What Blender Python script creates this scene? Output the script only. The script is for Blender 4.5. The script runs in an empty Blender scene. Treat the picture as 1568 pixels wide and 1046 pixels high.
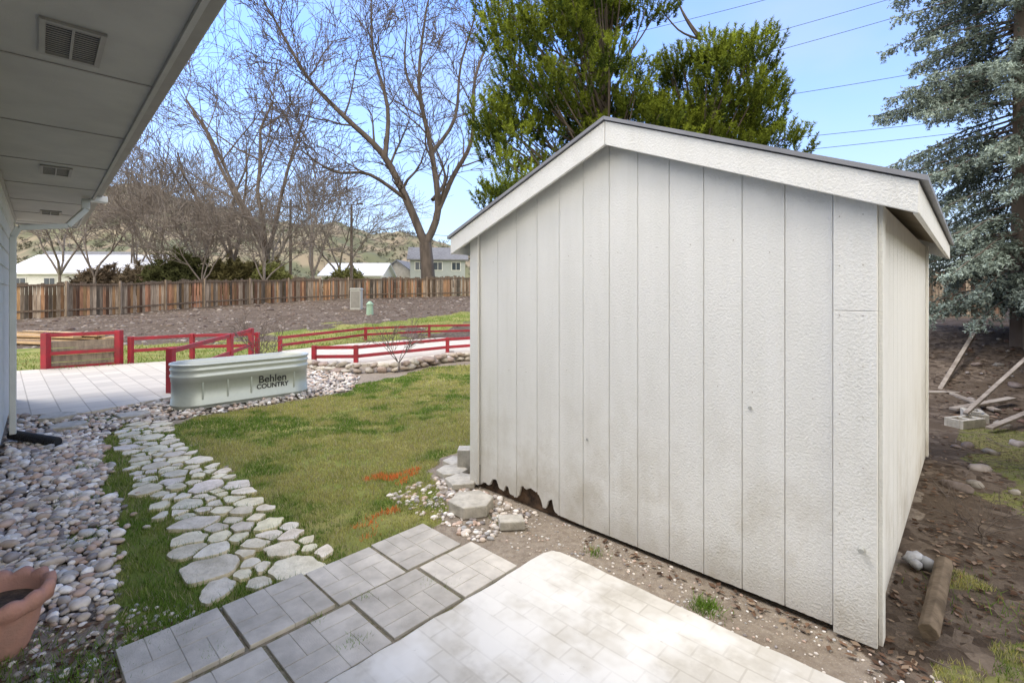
import bpy, bmesh, math, random
import numpy as np
from mathutils import Vector, Matrix
random.seed(7); RNG=np.random.default_rng(7)
S=bpy.context.scene
# ---------------------------------------------------------------- helpers
def link(o,parent=None):
    S.collection.objects.link(o)
    if parent: o.parent=parent
    return o
def empty(name,loc=(0,0,0),rot=0):
    e=bpy.data.objects.new(name,None); e.location=loc; e.rotation_euler=(0,0,rot); e.empty_display_size=.2
    S.collection.objects.link(e); return e
def npmesh(name,V,F,mat,col=None,smooth=False,parent=None,loc=(0,0,0),rot=0):
    V=np.asarray(V,dtype=np.float32); F=np.asarray(F,dtype=np.int32)
    m=bpy.data.meshes.new(name); m.vertices.add(len(V)); m.vertices.foreach_set('co',V.ravel())
    k=F.shape[1]; m.loops.add(F.size); m.loops.foreach_set('vertex_index',F.ravel())
    m.polygons.add(len(F)); m.polygons.foreach_set('loop_start',np.arange(0,F.size,k,dtype=np.int32))
    m.polygons.foreach_set('loop_total',np.full(len(F),k,dtype=np.int32))
    if smooth: m.polygons.foreach_set('use_smooth',np.ones(len(F),dtype=bool))
    m.update(calc_edges=True)
    if col is not None:
        a=m.attributes.new('Col','FLOAT_COLOR','POINT'); c=np.ones((len(V),4),dtype=np.float32); c[:,:3]=col; a.data.foreach_set('color',c.ravel())
    m.materials.append(mat); o=bpy.data.objects.new(name,m); o.location=loc; o.rotation_euler=(0,0,rot)
    return link(o,parent)
class MB:
    """collect boxes / prisms into one mesh"""
    def __init__(s): s.v=[]; s.f=[]; s.c=[]
    def add(s,vs,fs,c=(1,1,1)):
        b=len(s.v); s.v+= [tuple(p) for p in vs]; s.f+=[tuple(i+b for i in f) for f in fs]; s.c+=[c]*len(vs)
    def box(s,a,b,c=(1,1,1)):
        x0,y0,z0=a; x1,y1,z1=b
        s.add([(x0,y0,z0),(x1,y0,z0),(x1,y1,z0),(x0,y1,z0),(x0,y0,z1),(x1,y0,z1),(x1,y1,z1),(x0,y1,z1)],
              [(0,3,2,1),(4,5,6,7),(0,1,5,4),(1,2,6,5),(2,3,7,6),(3,0,4,7)],c)
    def prism(s,poly,d0,d1,axis='y',c=(1,1,1)):
        n=len(poly)
        def P(a,b,d):
            return {'y':(a,d,b),'x':(d,a,b),'z':(a,b,d)}[axis]
        vs=[P(a,b,d0) for a,b in poly]+[P(a,b,d1) for a,b in poly]
        fs=[tuple(range(n)),tuple(range(2*n-1,n-1,-1))]+[(i,i+n,(i+1)%n+n,(i+1)%n) for i in range(n)]
        s.add(vs,fs,c)
    def beam(s,p,q,w,h,c=(1,1,1)):
        p=Vector(p);q=Vector(q);d=(q-p).normalized(); up=Vector((0,0,1))
        if abs(d.z)>.95: up=Vector((0,1,0))
        sd=d.cross(up).normalized()*w/2; u=sd.cross(d).normalized()*h/2
        vs=[p-sd-u,p+sd-u,p+sd+u,p-sd+u,q-sd-u,q+sd-u,q+sd+u,q-sd+u]
        s.add(vs,[(0,3,2,1),(4,5,6,7),(0,1,5,4),(1,2,6,5),(2,3,7,6),(3,0,4,7)],c)
    def cyl(s,p,q,r0,r1=None,n=14,c=(1,1,1)):
        r1=r0 if r1 is None else r1; p=Vector(p);q=Vector(q); d=(q-p).normalized()
        a=d.orthogonal().normalized(); b=d.cross(a)
        vs=[p+(a*math.cos(t)+b*math.sin(t))*r0 for t in [2*math.pi*i/n for i in range(n)]]
        vs+=[q+(a*math.cos(t)+b*math.sin(t))*r1 for t in [2*math.pi*i/n for i in range(n)]]
        s.add(vs,[tuple(range(n))[::-1],tuple(range(n,2*n))]+[(i,(i+1)%n,(i+1)%n+n,i+n) for i in range(n)],c)
    def obj(s,name,mat,parent=None,loc=(0,0,0),rot=0,bevel=0,smooth=False,seg=2):
        m=bpy.data.meshes.new(name); m.from_pydata(s.v,[],s.f); m.update()
        bm=bmesh.new(); bm.from_mesh(m); bmesh.ops.recalc_face_normals(bm,faces=bm.faces); bm.to_mesh(m); bm.free()
        a=m.attributes.new('Col','FLOAT_COLOR','POINT')
        c=np.ones((len(s.v),4),dtype=np.float32); c[:,:3]=np.array(s.c); a.data.foreach_set('color',c.ravel())
        m.materials.append(mat)
        if smooth: m.polygons.foreach_set('use_smooth',[True]*len(m.polygons))
        o=bpy.data.objects.new(name,m); o.location=loc; o.rotation_euler=(0,0,rot); link(o,parent)
        if bevel:
            b=o.modifiers.new('b','BEVEL'); b.width=bevel; b.segments=seg; b.limit_method='ANGLE'; b.angle_limit=.6
        return o
_lat={}
def vn(x,y,sc,seed=0):
    if seed not in _lat: _lat[seed]=np.random.default_rng(seed+100).random((256,256))
    L=_lat[seed]; x=np.asarray(x,float)/sc+37.3; y=np.asarray(y,float)/sc+91.7
    i=np.floor(x).astype(int); j=np.floor(y).astype(int); fx=x-i; fy=y-j; fx=fx*fx*(3-2*fx); fy=fy*fy*(3-2*fy)
    i0=i%256;i1=(i+1)%256;j0=j%256;j1=(j+1)%256
    return (L[i0,j0]*(1-fx)+L[i1,j0]*fx)*(1-fy)+(L[i0,j1]*(1-fx)+L[i1,j1]*fx)*fy
def fbm(x,y,sc,seed=0): return (vn(x,y,sc,seed)+.5*vn(x,y,sc/2.1,seed+1)+.25*vn(x,y,sc/4.3,seed+2))/1.75
def inpoly(x,y,P):
    r=np.zeros(np.shape(x),bool); n=len(P)
    for i in range(n):
        x0,y0=P[i]; x1,y1=P[(i+1)%n]
        if y0==y1: continue
        c=((y0>y)!=(y1>y))&(x<(x1-x0)*(y-y0)/(y1-y0)+x0); r^=c
    return r
def sstep(t): t=np.clip(t,0,1); return t*t*(3-2*t)
def dist_poly(x,y,P):
    d=np.full(np.shape(x),1e9)
    for (a,b),(c,e) in zip(P[:-1],P[1:]):
        dx,dy=c-a,e-b; t=np.clip(((x-a)*dx+(y-b)*dy)/(dx*dx+dy*dy),0,1)
        d=np.minimum(d,np.hypot(x-a-t*dx,y-b-t*dy))
    return d
# ---------------------------------------------------------------- materials
def newmat(name):
    m=bpy.data.materials.new(name); m.use_nodes=True; nt=m.node_tree; b=nt.nodes['Principled BSDF']
    return m,nt,b
def N(nt,t,**k):
    n=nt.nodes.new(t)
    for a,v in k.items():
        if a in n.inputs: n.inputs[a].default_value=v
        else: setattr(n,a,v)
    return n
def mixc(nt,f,a,b,mode='MIX'):
    n=nt.nodes.new('ShaderNodeMix'); n.data_type='RGBA'; n.blend_type=mode
    for s,v in ((0,f),(6,a),(7,b)):
        if hasattr(v,'is_linked') or hasattr(v,'links'): nt.links.new(v,n.inputs[s])
        elif s==0: n.inputs[0].default_value=v
        else: n.inputs[s].default_value=(*v,1)
    return n.outputs[2]
def ramp(nt,src,a,b):
    n=nt.nodes.new('ShaderNodeMapRange'); nt.links.new(src,n.inputs[0]); n.inputs[1].default_value=a; n.inputs[2].default_value=b; n.clamp=True
    return n.outputs[0]
def noise(nt,vec,scale,detail=5,rough=.6):
    n=nt.nodes.new('ShaderNodeTexNoise'); n.inputs['Scale'].default_value=scale; n.inputs['Detail'].default_value=min(detail,5); n.inputs['Roughness'].default_value=rough
    nt.links.new(vec,n.inputs['Vector']); return n.outputs[0]
def coords(nt,stretch=(1,1,1)):
    t=nt.nodes.new('ShaderNodeTexCoord'); mp=nt.nodes.new('ShaderNodeMapping'); mp.inputs['Scale'].default_value=stretch
    nt.links.new(t.outputs['Object'],mp.inputs[0]); return mp.outputs[0]
def bumpn(nt,b,h,st,dist=.01):
    n=nt.nodes.new('ShaderNodeBump'); n.inputs['Strength'].default_value=st; n.inputs['Distance'].default_value=dist
    nt.links.new(h,n.inputs['Height']); nt.links.new(n.outputs[0],b.inputs['Normal'])
def M(name,c1,c2=None,scale=5,rough=.8,bump=0,bscale=60,stretch=(1,1,1),metal=0,attr=False,lo=.35,hi=.65,dist=.01,spec=.4,transl=0,plain=False):
    m,nt,b=newmat(name); c2=c2 or tuple(x*.75 for x in c1)
    if plain:
        c=N(nt,'ShaderNodeAttribute',attribute_name='Col').outputs['Color']
    else:
        v=coords(nt,stretch); f=ramp(nt,noise(nt,v,scale,3),lo,hi); c=mixc(nt,f,c1,c2)
        if attr:
            a=N(nt,'ShaderNodeAttribute',attribute_name='Col'); c=mixc(nt,1.0,c,a.outputs['Color'],'MULTIPLY')
    nt.links.new(c,b.inputs['Base Color']); b.inputs['Roughness'].default_value=rough; b.inputs['Metallic'].default_value=metal
    b.inputs['Specular IOR Level'].default_value=spec
    if bump: bumpn(nt,b,noise(nt,v,bscale,3),bump,dist)
    if plain:
        df=nt.nodes.new('ShaderNodeBsdfDiffuse'); nt.links.new(c,df.inputs[0]); out=df.outputs[0]
        if transl:
            t=nt.nodes.new('ShaderNodeBsdfTranslucent'); nt.links.new(c,t.inputs[0]); mx=nt.nodes.new('ShaderNodeMixShader'); mx.inputs[0].default_value=transl
            nt.links.new(df.outputs[0],mx.inputs[1]); nt.links.new(t.outputs[0],mx.inputs[2]); out=mx.outputs[0]
        nt.links.new(out,nt.nodes['Material Output'].inputs[0])
    return m
W3=(1,1,1)
m_blade=M('grass_blade_mat',W3,plain=True,transl=.3)
m_leaf=M('foliage_mat',W3,plain=True)
m_bark=M('bark_mat',(.10,.075,.06),(.17,.14,.115),3,.9,stretch=(1,1,.3))
m_rock=M('river_rock_mat',W3,(.74,.7,.66),18,.75,attr=True,spec=.25)
m_flag=M('flagstone_mat',(.86,.79,.65),(.64,.575,.44),11,.85,.8,34,attr=True,dist=.014,spec=.2)
m_paver=M('paver_mat',(.58,.535,.465),(.43,.395,.34),7,.9,.6,160,attr=True,dist=.004,spec=.2)
m_wood=M('fence_wood_mat',W3,(.5,.45,.41),3,.85,0,30,(6,6,.5),attr=True)
m_oldwood=M('weathered_wood_mat',(.33,.27,.2),(.2,.16,.12),4,.9,.5,30,(4,4,1))
m_red=M('red_paint_mat',(.40,.025,.04),(.26,.035,.04),5,.55,.2,40)
m_soffit=M('soffit_paint_mat',(.37,.36,.33),(.32,.31,.285),3,.6,.15,120)
m_dark=M('dark_mat',(.02,.02,.02),(.03,.03,.03),5,.9)
m_vent=M('vent_mat',(.26,.25,.22),(.22,.21,.19),5,.5)
m_housewall=M('house_wall_mat',(.58,.59,.54),(.52,.53,.48),4,.6,.2,60)
m_whitep=M('white_paint_mat',(.74,.74,.72),(.66,.66,.64),4,.5)
m_roofsh=M('shingle_mat',(.16,.15,.14),(.10,.095,.09),30,.9,.5,80)
m_terra=M('terracotta_mat',(.48,.25,.185),(.38,.22,.17),6,.8,.4,60)
m_blackp=M('black_plastic_mat',(.02,.02,.022),(.03,.03,.03),5,.45)
m_glass=M('window_glass_mat',(.05,.07,.09),(.04,.05,.07),3,.1)
m_green=M('green_plastic_mat',(.30,.42,.30),(.26,.38,.27),4,.5)
m_greymetal=M('grey_metal_mat',(.42,.42,.38),(.36,.36,.33),4,.5)
m_conc=M('concrete_mat',(.54,.50,.42),(.37,.34,.28),12,.9,.6,80)
m_wire=M('wire_mat',(.03,.03,.035),(.04,.04,.045),5,.6)
def mixval(nt,s,k):
    n=N(nt,'ShaderNodeMath',operation='MULTIPLY'); nt.links.new(s,n.inputs[0]); n.inputs[1].default_value=k; return n.outputs[0]
def shed_mat():
    m,nt,b=newmat('shed_paint_mat'); v=coords(nt)
    g=ramp(nt,noise(nt,coords(nt,(7,7,.9)),1.2,3),.35,.75)
    c=mixc(nt,g,(.80,.785,.73),(.745,.73,.67))
    sp=nt.nodes.new('ShaderNodeSeparateXYZ'); nt.links.new(v,sp.inputs[0])
    h=ramp(nt,sp.outputs[2],1.1,.1)
    st=ramp(nt,noise(nt,coords(nt,(1.3,1.3,1.0)),2.2,5,.7),.44,.66)
    mu=N(nt,'ShaderNodeMath',operation='MULTIPLY'); nt.links.new(h,mu.inputs[0]); nt.links.new(st,mu.inputs[1])
    c=mixc(nt,mixval(nt,mu.outputs[0],.6),c,(.46,.405,.30))
    lowb=ramp(nt,sp.outputs[2],.30,.02); c=mixc(nt,mixval(nt,lowb,.30),c,(.40,.35,.27))
    sk=ramp(nt,noise(nt,coords(nt,(16,16,.8)),1.0,4,.6),.58,.78); c=mixc(nt,mixval(nt,sk,.22),c,(.55,.52,.44))
    ch=ramp(nt,noise(nt,v,34,3,.7),.69,.73)
    c=mixc(nt,mixval(nt,ch,.30),c,(.50,.48,.42))
    nt.links.new(c,b.inputs['Base Color']); b.inputs['Roughness'].default_value=.62; b.inputs['Specular IOR Level'].default_value=.25
    a1=noise(nt,coords(nt,(5,5,.9)),14,5,.75); a2=noise(nt,v,90,2)
    ad=N(nt,'ShaderNodeMath',operation='ADD'); nt.links.new(a1,ad.inputs[0]); nt.links.new(a2,ad.inputs[1])
    bumpn(nt,b,ad.outputs[0],.6,.007)
    return m
m_shed=shed_mat()
def galv():
    m,nt,b=newmat('galvanised_mat'); v=coords(nt)
    n=nt.nodes.new('ShaderNodeTexVoronoi'); n.inputs['Scale'].default_value=35; nt.links.new(v,n.inputs[0])
    c=mixc(nt,mixval(nt,n.outputs['Color'],.4),(.42,.44,.39),(.58,.60,.54)); c=mixc(nt,.5,c,(.45,.49,.42))
    sp=nt.nodes.new('ShaderNodeSeparateXYZ'); nt.links.new(v,sp.inputs[0]); c=mixc(nt,mixval(nt,ramp(nt,sp.outputs[2],.36,.42),.5),c,(.66,.69,.66))
    nt.links.new(c,b.inputs['Base Color']); b.inputs['Metallic'].default_value=.4; b.inputs['Roughness'].default_value=.45
    return m
m_galv=galv()
def ground_mat():
    m,nt,b=newmat('ground_mat'); v=coords(nt); at=N(nt,'ShaderNodeAttribute',attribute_name='Col')
    sp=nt.nodes.new('ShaderNodeSeparateColor'); nt.links.new(at.outputs['Color'],sp.inputs[0])
    n1=noise(nt,v,1.1,4); n2=noise(nt,v,22,5,.7); n3=noise(nt,v,120,2,.6)
    dirt=mixc(nt,ramp(nt,n2,.3,.7),(.36,.305,.235),(.21,.165,.125)); dirt=mixc(nt,ramp(nt,n3,.6,.72),dirt,(.47,.42,.35)); dirt=mixc(nt,mixval(nt,ramp(nt,n1,.5,.6),.4),dirt,(.16,.125,.09))
    gr=mixc(nt,ramp(nt,n1,.4,.62),(.16,.20,.04),(.30,.28,.09)); gr=mixc(nt,ramp(nt,n2,.5,.8),gr,(.18,.15,.08))
    vo=nt.nodes.new('ShaderNodeTexVoronoi'); vo.inputs['Scale'].default_value=14; nt.links.new(v,vo.inputs[0])
    vb=N(nt,'ShaderNodeRGBToBW'); nt.links.new(vo.outputs['Color'],vb.inputs[0])
    gv=mixc(nt,ramp(nt,vb.outputs[0],.1,.9),(.18,.15,.12),(.50,.45,.39)); gv=mixc(nt,ramp(nt,vo.outputs['Distance'],.35,.6),gv,(.07,.055,.04))
    mu=mixc(nt,ramp(nt,vb.outputs[0],.15,.9),(.075,.055,.04),(.21,.165,.125)); mu=mixc(nt,ramp(nt,n1,.45,.6),mu,(.105,.078,.055)); mu=mixc(nt,ramp(nt,n2,.55,.8),mu,(.055,.04,.028))
    def edge(s):
        a=N(nt,'ShaderNodeMath',operation='ADD'); nt.links.new(s,a.inputs[0]); x=N(nt,'ShaderNodeMath',operation='MULTIPLY_ADD'); nt.links.new(n2,x.inputs[0]); x.inputs[1].default_value=.9; x.inputs[2].default_value=-.45
        nt.links.new(x.outputs[0],a.inputs[1]); return ramp(nt,a.outputs[0],.4,.6)
    c=mixc(nt,edge(sp.outputs[2]),dirt,mu); c=mixc(nt,edge(sp.outputs[1]),c,gv); c=mixc(nt,edge(sp.outputs[0]),c,gr)
    nt.links.new(c,b.inputs['Base Color']); b.inputs['Roughness'].default_value=.95; b.inputs['Specular IOR Level'].default_value=.1
    bumpn(nt,b,n2,.8,.03); return m
m_ground=ground_mat()
def slab_mat():
    m,nt,b=newmat('slab_mat'); v=coords(nt)
    n1=noise(nt,v,1.3,5,.65); n2=noise(nt,v,9,5,.7)
    c=mixc(nt,ramp(nt,n1,.35,.65),(.70,.665,.59),(.53,.495,.42)); c=mixc(nt,ramp(nt,n2,.5,.75),c,(.64,.605,.53))
    br=nt.nodes.new('ShaderNodeTexBrick'); br.offset=.5; br.squash=1; br.inputs['Scale'].default_value=1; br.inputs['Brick Width'].default_value=.2; br.inputs['Row Height'].default_value=.1
    br.inputs['Mortar Size'].default_value=.006; br.inputs['Mortar Smooth'].default_value=.6; br.inputs['Color1'].default_value=(.0,.0,.0,1); br.inputs['Color2'].default_value=(.5,.5,.5,1); br.inputs['Mortar'].default_value=(1,1,1,1)
    nt.links.new(v,br.inputs[0])
    msk=ramp(nt,noise(nt,v,1.1,5),.40,.55); lx=N(nt,'ShaderNodeRGBToBW'); nt.links.new(br.outputs[0],lx.inputs[0])
    mm=N(nt,'ShaderNodeMath',operation='MULTIPLY'); nt.links.new(msk,mm.inputs[0]); nt.links.new(lx.outputs[0],mm.inputs[1])
    c=mixc(nt,mixval(nt,mm.outputs[0],.6),c,(.38,.345,.28))
    pt=ramp(nt,noise(nt,v,2.6,5,.75),.54,.66); c=mixc(nt,mixval(nt,pt,.55),c,(.42,.385,.32))
    wp=ramp(nt,noise(nt,v,.8,5,.7),.52,.60); c=mixc(nt,mixval(nt,wp,.55),c,(.80,.78,.73))
    dk=ramp(nt,noise(nt,v,14,5,.8),.64,.70); c=mixc(nt,mixval(nt,dk,.4),c,(.30,.27,.22))
    nt.links.new(c,b.inputs['Base Color']); b.inputs['Roughness'].default_value=.85; b.inputs['Specular IOR Level'].default_value=.2; bumpn(nt,b,n2,.3,.006); return m
m_slab=slab_mat()
def patio_mat():
    m,nt,b=newmat('patio_mat'); v=coords(nt); br=nt.nodes.new('ShaderNodeTexBrick'); br.inputs['Scale'].default_value=1; br.inputs['Brick Width'].default_value=.42; br.inputs['Row Height'].default_value=.28
    br.inputs['Mortar Size'].default_value=.008; br.inputs['Color1'].default_value=(.60,.54,.44,1); br.inputs['Color2'].default_value=(.49,.44,.36,1); br.inputs['Mortar'].default_value=(.32,.28,.22,1)
    nt.links.new(v,br.inputs[0]); c=mixc(nt,mixval(nt,noise(nt,v,6),.35),br.outputs[0],(.66,.61,.52))
    nt.links.new(c,b.inputs['Base Color']); b.inputs['Roughness'].default_value=.9; b.inputs['Specular IOR Level'].default_value=.15; return m
m_patio=patio_mat()
# ---------------------------------------------------------------- layout
U=(-.725,.688); Vv=(.688,.725); FR=math.atan2(-.688,.725)
SL=(-.327,4.06)      # shed left front corner
def terr(x,y):
    x=np.asarray(x,float); y=np.asarray(y,float)
    z=.05*np.clip(y-18,0,28)
    s=.69*x+.72*y
    z=z+sstep((s-8.5)/6)*.9*sstep((x-3)/2.5)*(1-sstep((y-17)/10))
    z=z+(fbm(x,y,.5,3)-.5)*.03*(1-sstep((y-9)/5))*sstep((y-.2)/2)*.6-.004
    z=z+(fbm(x,y,3,5)-.5)*.25*sstep((y-13)/8)
    return z
LAWN=[(-4.05,5.81),(-2.58,4.33),(-1.71,3.5),(-1.08,2.86),(-.86,3.01),(-.585,3.37),(-.56,3.72),(-.69,4.18),(-.62,4.67),(-.42,4.96),(.6,5.6),(2.5,7.5),(1.5,11),(-1.05,11),(-1.8,10.6),(-2.2,9.35),(-2.73,8.5),(-2.66,7.94),(-3.2,7.35),(-4.08,6.3)]
STRIP=[(-4.75,5.95),(-4.6,5.41),(-3.15,3.84),(-2.5,3.13),(-1.95,2.42),(-1.70,2.1),(-1.42,2.40),(-1.05,2.89),(-1.71,3.5),(-2.58,4.33),(-4.05,5.81)]
GRAV=[(-6.5,6.3),(-5.6,6.38),(-5.17,7.25),(-4.9,7.9),(-5.3,9.3),(-4.3,10.4),(-3.0,9.5),(-2.73,8.5),(-2.66,7.94),(-3.3,7.3),(-4.08,6.27),(-4.64,5.81),(-4.54,5.41),(-3.09,3.84),(-2.46,3.13),(-1.92,2.45),(-2.1,2.38),(-2.7,2.35)]
FARG=[(-13,12.6),(-10.5,12.6),(-8,14.5),(-6.3,18.5),(-4,24),(0,28),(8,29)]
def shedst(x,y): return (x-SL[0])*.725-(y-SL[1])*.688,(x-SL[0])*.688+(y-SL[1])*.725
def zones(x,y):
    jx=(fbm(x,y,.35,11)-.5)*.28; jy=(fbm(x,y,.35,15)-.5)*.28
    a=inpoly(x+jx,y+jy,LAWN)|inpoly(x+jx*.8,y+jy*.8,STRIP)
    far=(dist_poly(x,y,FARG)+ (fbm(x,y,2.0,21)-.5)*4.2)<2.1
    lefts=((x+11.5)**2/4+(y-11)**2)<2.2
    s,t=shedst(x,y)
    moss=(s>2.9)&(s<4.4)&(t>-.6)&(t<5.5)&(fbm(x,y,.7,31)>.49)
    g=a|far|lefts|moss|(y>50)|((y<-3))
    gr=inpoly(x+jx*.5,y+jy*.5,GRAV)&~a
    mu=((y>12.0)|((s>2.72+jx)&(t>-.25))|((t>3.6)&(x>2.0)))&~g
    return g,gr,mu,moss
xs=np.concatenate([np.linspace(-700,-32,28),np.linspace(-30,-8.2,70),np.arange(-8,6.5,.06),np.linspace(6.8,30,60),np.linspace(33,700,25)])
ys=np.concatenate([np.linspace(-120,-.5,16),np.arange(0,12,.06),np.linspace(12.2,50,120),np.linspace(54,900,26)])
X,Y=np.meshgrid(xs,ys); nx,ny=len(xs),len(ys); X=X.ravel();Y=Y.ravel(); Z=terr(X,Y)
g,gr,mu,moss=zones(X,Y)
col=np.stack([g*np.where(moss,.5,1.),gr*1.,mu*1.+moss*1.],1)
i,j=np.meshgrid(np.arange(nx-1),np.arange(ny-1)); a=(j*nx+i).ravel(); F=np.stack([a,a+1,a+nx+1,a+nx],1)
npmesh('ground',np.stack([X,Y,Z],1),F,m_ground,col,smooth=True)
# ---------------------------------------------------------------- flagstone path
PC=[(-4.45,5.85),(-3.95,5.3),(-3.05,4.41),(-2.136,3.5),(-1.27,2.72)]
def pathd(x,y):
    return dist_poly(np.array([x]),np.array([y]),PC)[0]
pts=[]; rr=random.Random(8)
for k in range(9000):
    x=rr.uniform(-4.8,-.9); y=rr.uniform(2.3,6.1); hw=.28 if y<4.5 else .21
    if pathd(x,y)>hw: continue
    if ((x-.245)*.725-(y-2.99)*.688)>-.95 and y<3.2: continue
    md=rr.choice([.09,.12,.15,.18,.24]) if k<2500 else rr.choice([.08,.095,.12])
    if all(math.hypot(x-a,y-b)>(md+m2)/2 for a,b,m2 in pts): pts.append((x,y,md))
stones=[]
for (x,y,md) in pts:
    ph=rr.uniform(0,6); ir=md*.60+.02; el_=rr.uniform(.75,1.25); nn_=rr.choice([4,5,6])
    poly=[(x+ir*el_*rr.uniform(.8,1.2)*math.cos(t+ph),y+ir/el_*rr.uniform(.8,1.2)*math.sin(t+ph)) for t in [2*math.pi*q/nn_ for q in range(nn_)]]
    for (a,b,m2) in pts:
        if (a,b)==(x,y): continue
        dx,dy=a-x,b-y; L=math.hypot(dx,dy)
        if L>.45: continue
        w=md/(md+m2); lim=L*w-.011; nxn,nyn=dx/L,dy/L; out=[]
        for q in range(len(poly)):
            p,p2=poly[q],poly[(q+1)%len(poly)]
            d1=(p[0]-x)*nxn+(p[1]-y)*nyn-lim; d2=(p2[0]-x)*nxn+(p2[1]-y)*nyn-lim
            if d1<=0: out.append(p)
            if d1*d2<0: s=d1/(d1-d2); out.append((p[0]+(p2[0]-p[0])*s,p[1]+(p2[1]-p[1])*s))
        poly=out
        if len(poly)<3: break
    if len(poly)<3: continue
    q=[]
    for k in range(len(poly)):
        p,p2=poly[k],poly[(k+1)%len(poly)]; mx_,my_=(p[0]+p2[0])/2,(p[1]+p2[1])/2; w=math.hypot(p[0]-p2[0],p[1]-p2[1])*.09
        q+=[(p[0]*.9+p2[0]*.1,p[1]*.9+p2[1]*.1),(mx_+rr.uniform(-w,w),my_+rr.uniform(-w,w)),(p[0]*.1+p2[0]*.9,p[1]*.1+p2[1]*.9)]
    stones.append(q)
mb=MB()
for q in stones:
    z=rr.uniform(.013,.024); t=rr.uniform(.84,1.1); mb.prism(q,-.02,z,'z',(t,t*rr.uniform(.95,1),t*rr.uniform(.84,1)))
mb.obj('flagstone_path',m_flag,bevel=.004)
# ---------------------------------------------------------------- slab + pavers
fs=empty('concrete_patio',(.245,2.99,0),FR)
mb=MB(); e=[(0,-2.5),(4.6,-2.5),(4.6,0)]+[(4.6-.1*k,random.uniform(-.008,.008)) for k in range(1,45)]+[(.07,-.005),(.02,-.03),(.0,-.09)]+[(random.uniform(-.008,.008),-.1-.1*k) for k in range(1,23)]
mb.prism(e,-.05,.045,'z'); mb.obj('slab',m_slab,fs,bevel=.012)
pv=empty('paver_walkway',(.245,2.99,0),FR); mb=MB(); rr=random.Random(5)
for row,(x0,y00) in enumerate([(-.43,-.275),(-.855,-.33)]):
    for k in range(6 if row==0 else 4):
        y1=y00-k*.418; ox=rr.uniform(-.008,.008); zt=.03+rr.uniform(-.006,.005)
        t0=rr.uniform(.82,1.12); b0=x0+ox
        for qx in range(2):
            for qy in range(2):
                for h in range(2):
                    g_=.0012
                    if (qx+qy)%2==0: xa,xb,ya,yb=qx*.2,qx*.2+.2,qy*.2+h*.1,qy*.2+h*.1+.1
                    else: xa,xb,ya,yb=qx*.2+h*.1,qx*.2+h*.1+.1,qy*.2,qy*.2+.2
                    t=t0*rr.uniform(.96,1.04)
                    mb.box((b0+xa+g_,y1-.405+ya+g_,-.02),(b0+xb-g_,y1-.405+yb-g_,zt),(t,t,t*.99))
        mb.box((b0+.004,y1-.401,-.02),(b0+.396,y1-.009,zt-.0028),(.8,.8,.78))
mb.obj('pavers',m_paver,pv,bevel=.0024)
mb=MB(); mb.box((-.84,-1.96,-.02),(-.435,-.34,.014)); mb.box((-.43,-2.75,-.02),(-.01,-.29,.015)); mb.obj('joint_sand',M('joint_sand_mat',(.30,.25,.18),(.15,.14,.07),30,.95,.5,90),pv)
# ---------------------------------------------------------------- far patio
def sheet(name,poly,z0,z1,mat,loc=(0,0,0),rot=0):
    mb=MB(); c,s=math.cos(-rot),math.sin(-rot)
    mb.prism([(x*c-y*s,x*s+y*c) for x,y in poly],z0,z1,'z'); return mb.obj(name,mat,None,loc,rot)
sheet('paver_patio',[(-13,5.0),(-6.5,6.28),(-5.65,6.40),(-5.22,7.35),(-5.0,8.2),(-6.0,11.4),(-8.06,11.3),(-9.8,10.1),(-13,8.2)],-.05,.03,m_patio,rot=FR)
sheet('paver_patio',[(-6.0,11.6),(-4.6,10.9),(-3.6,10.6),(-2.2,10.9),(-.8,11.9),(1.5,12.4),(1,16),(-2.5,17),(-5,15.0),(-6.2,13.2)],-.05,.06,m_patio,rot=FR)
# ---------------------------------------------------------------- rocks
def ico():
    bm=bmesh.new(); bmesh.ops.create_icosphere(bm,subdivisions=2,radius=1); v=np.array([tuple(q.co) for q in bm.verts]); f=np.array([[q.index for q in p.verts] for p in bm.faces]); bm.free(); return v,f
IV,IF=ico()
PAL=np.array([(.68,.62,.55),(.48,.44,.40),(.80,.73,.64),(.60,.45,.36),(.88,.83,.76),(.34,.31,.30),(.64,.53,.43),(.52,.51,.49),(.70,.56,.47),(.90,.87,.81),(.70,.63,.55)])
def rocks(name,P,R,pal=PAL,flat=.6,seed=1,parent=None,angular=False):
    r=np.random.default_rng(seed); n=len(P); k=len(IV)
    V=np.repeat(IV[None],n,0).copy()
    if angular: V=V*(1+r.uniform(-.22,.22,(n,k,1)))
    else: V=V*(1+.10*np.sin(V[:,:,[1,2,0]]*r.uniform(1.5,3,(n,1,3))+r.uniform(0,6,(n,1,3))))
    sc=np.stack([r.uniform(.85,1.35,n),r.uniform(.7,1.,n),r.uniform(flat*.8,flat*1.2,n)],1)*np.asarray(R)[:,None]
    V=V*sc[:,None,:]
    t=r.uniform(-.4,.4,n); c,s=np.cos(t)[:,None],np.sin(t)[:,None]
    V=np.stack([V[:,:,0],V[:,:,1]*c-V[:,:,2]*s,V[:,:,1]*s+V[:,:,2]*c],2)
    t=r.uniform(0,6.28,n); c,s=np.cos(t)[:,None],np.sin(t)[:,None]
    V=np.stack([V[:,:,0]*c-V[:,:,1]*s,V[:,:,0]*s+V[:,:,1]*c,V[:,:,2]],2)+np.asarray(P)[:,None,:]
    C=pal[r.integers(0,len(pal),n)]*r.uniform(.75,1.12,(n,1)); C=np.repeat(C[:,None],k,1)
    F=(IF[None]+(np.arange(n)*k)[:,None,None]).reshape(-1,3)
    return npmesh(name,V.reshape(-1,3),F,m_rock,C.reshape(-1,3),smooth=not angular,parent=parent)
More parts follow.
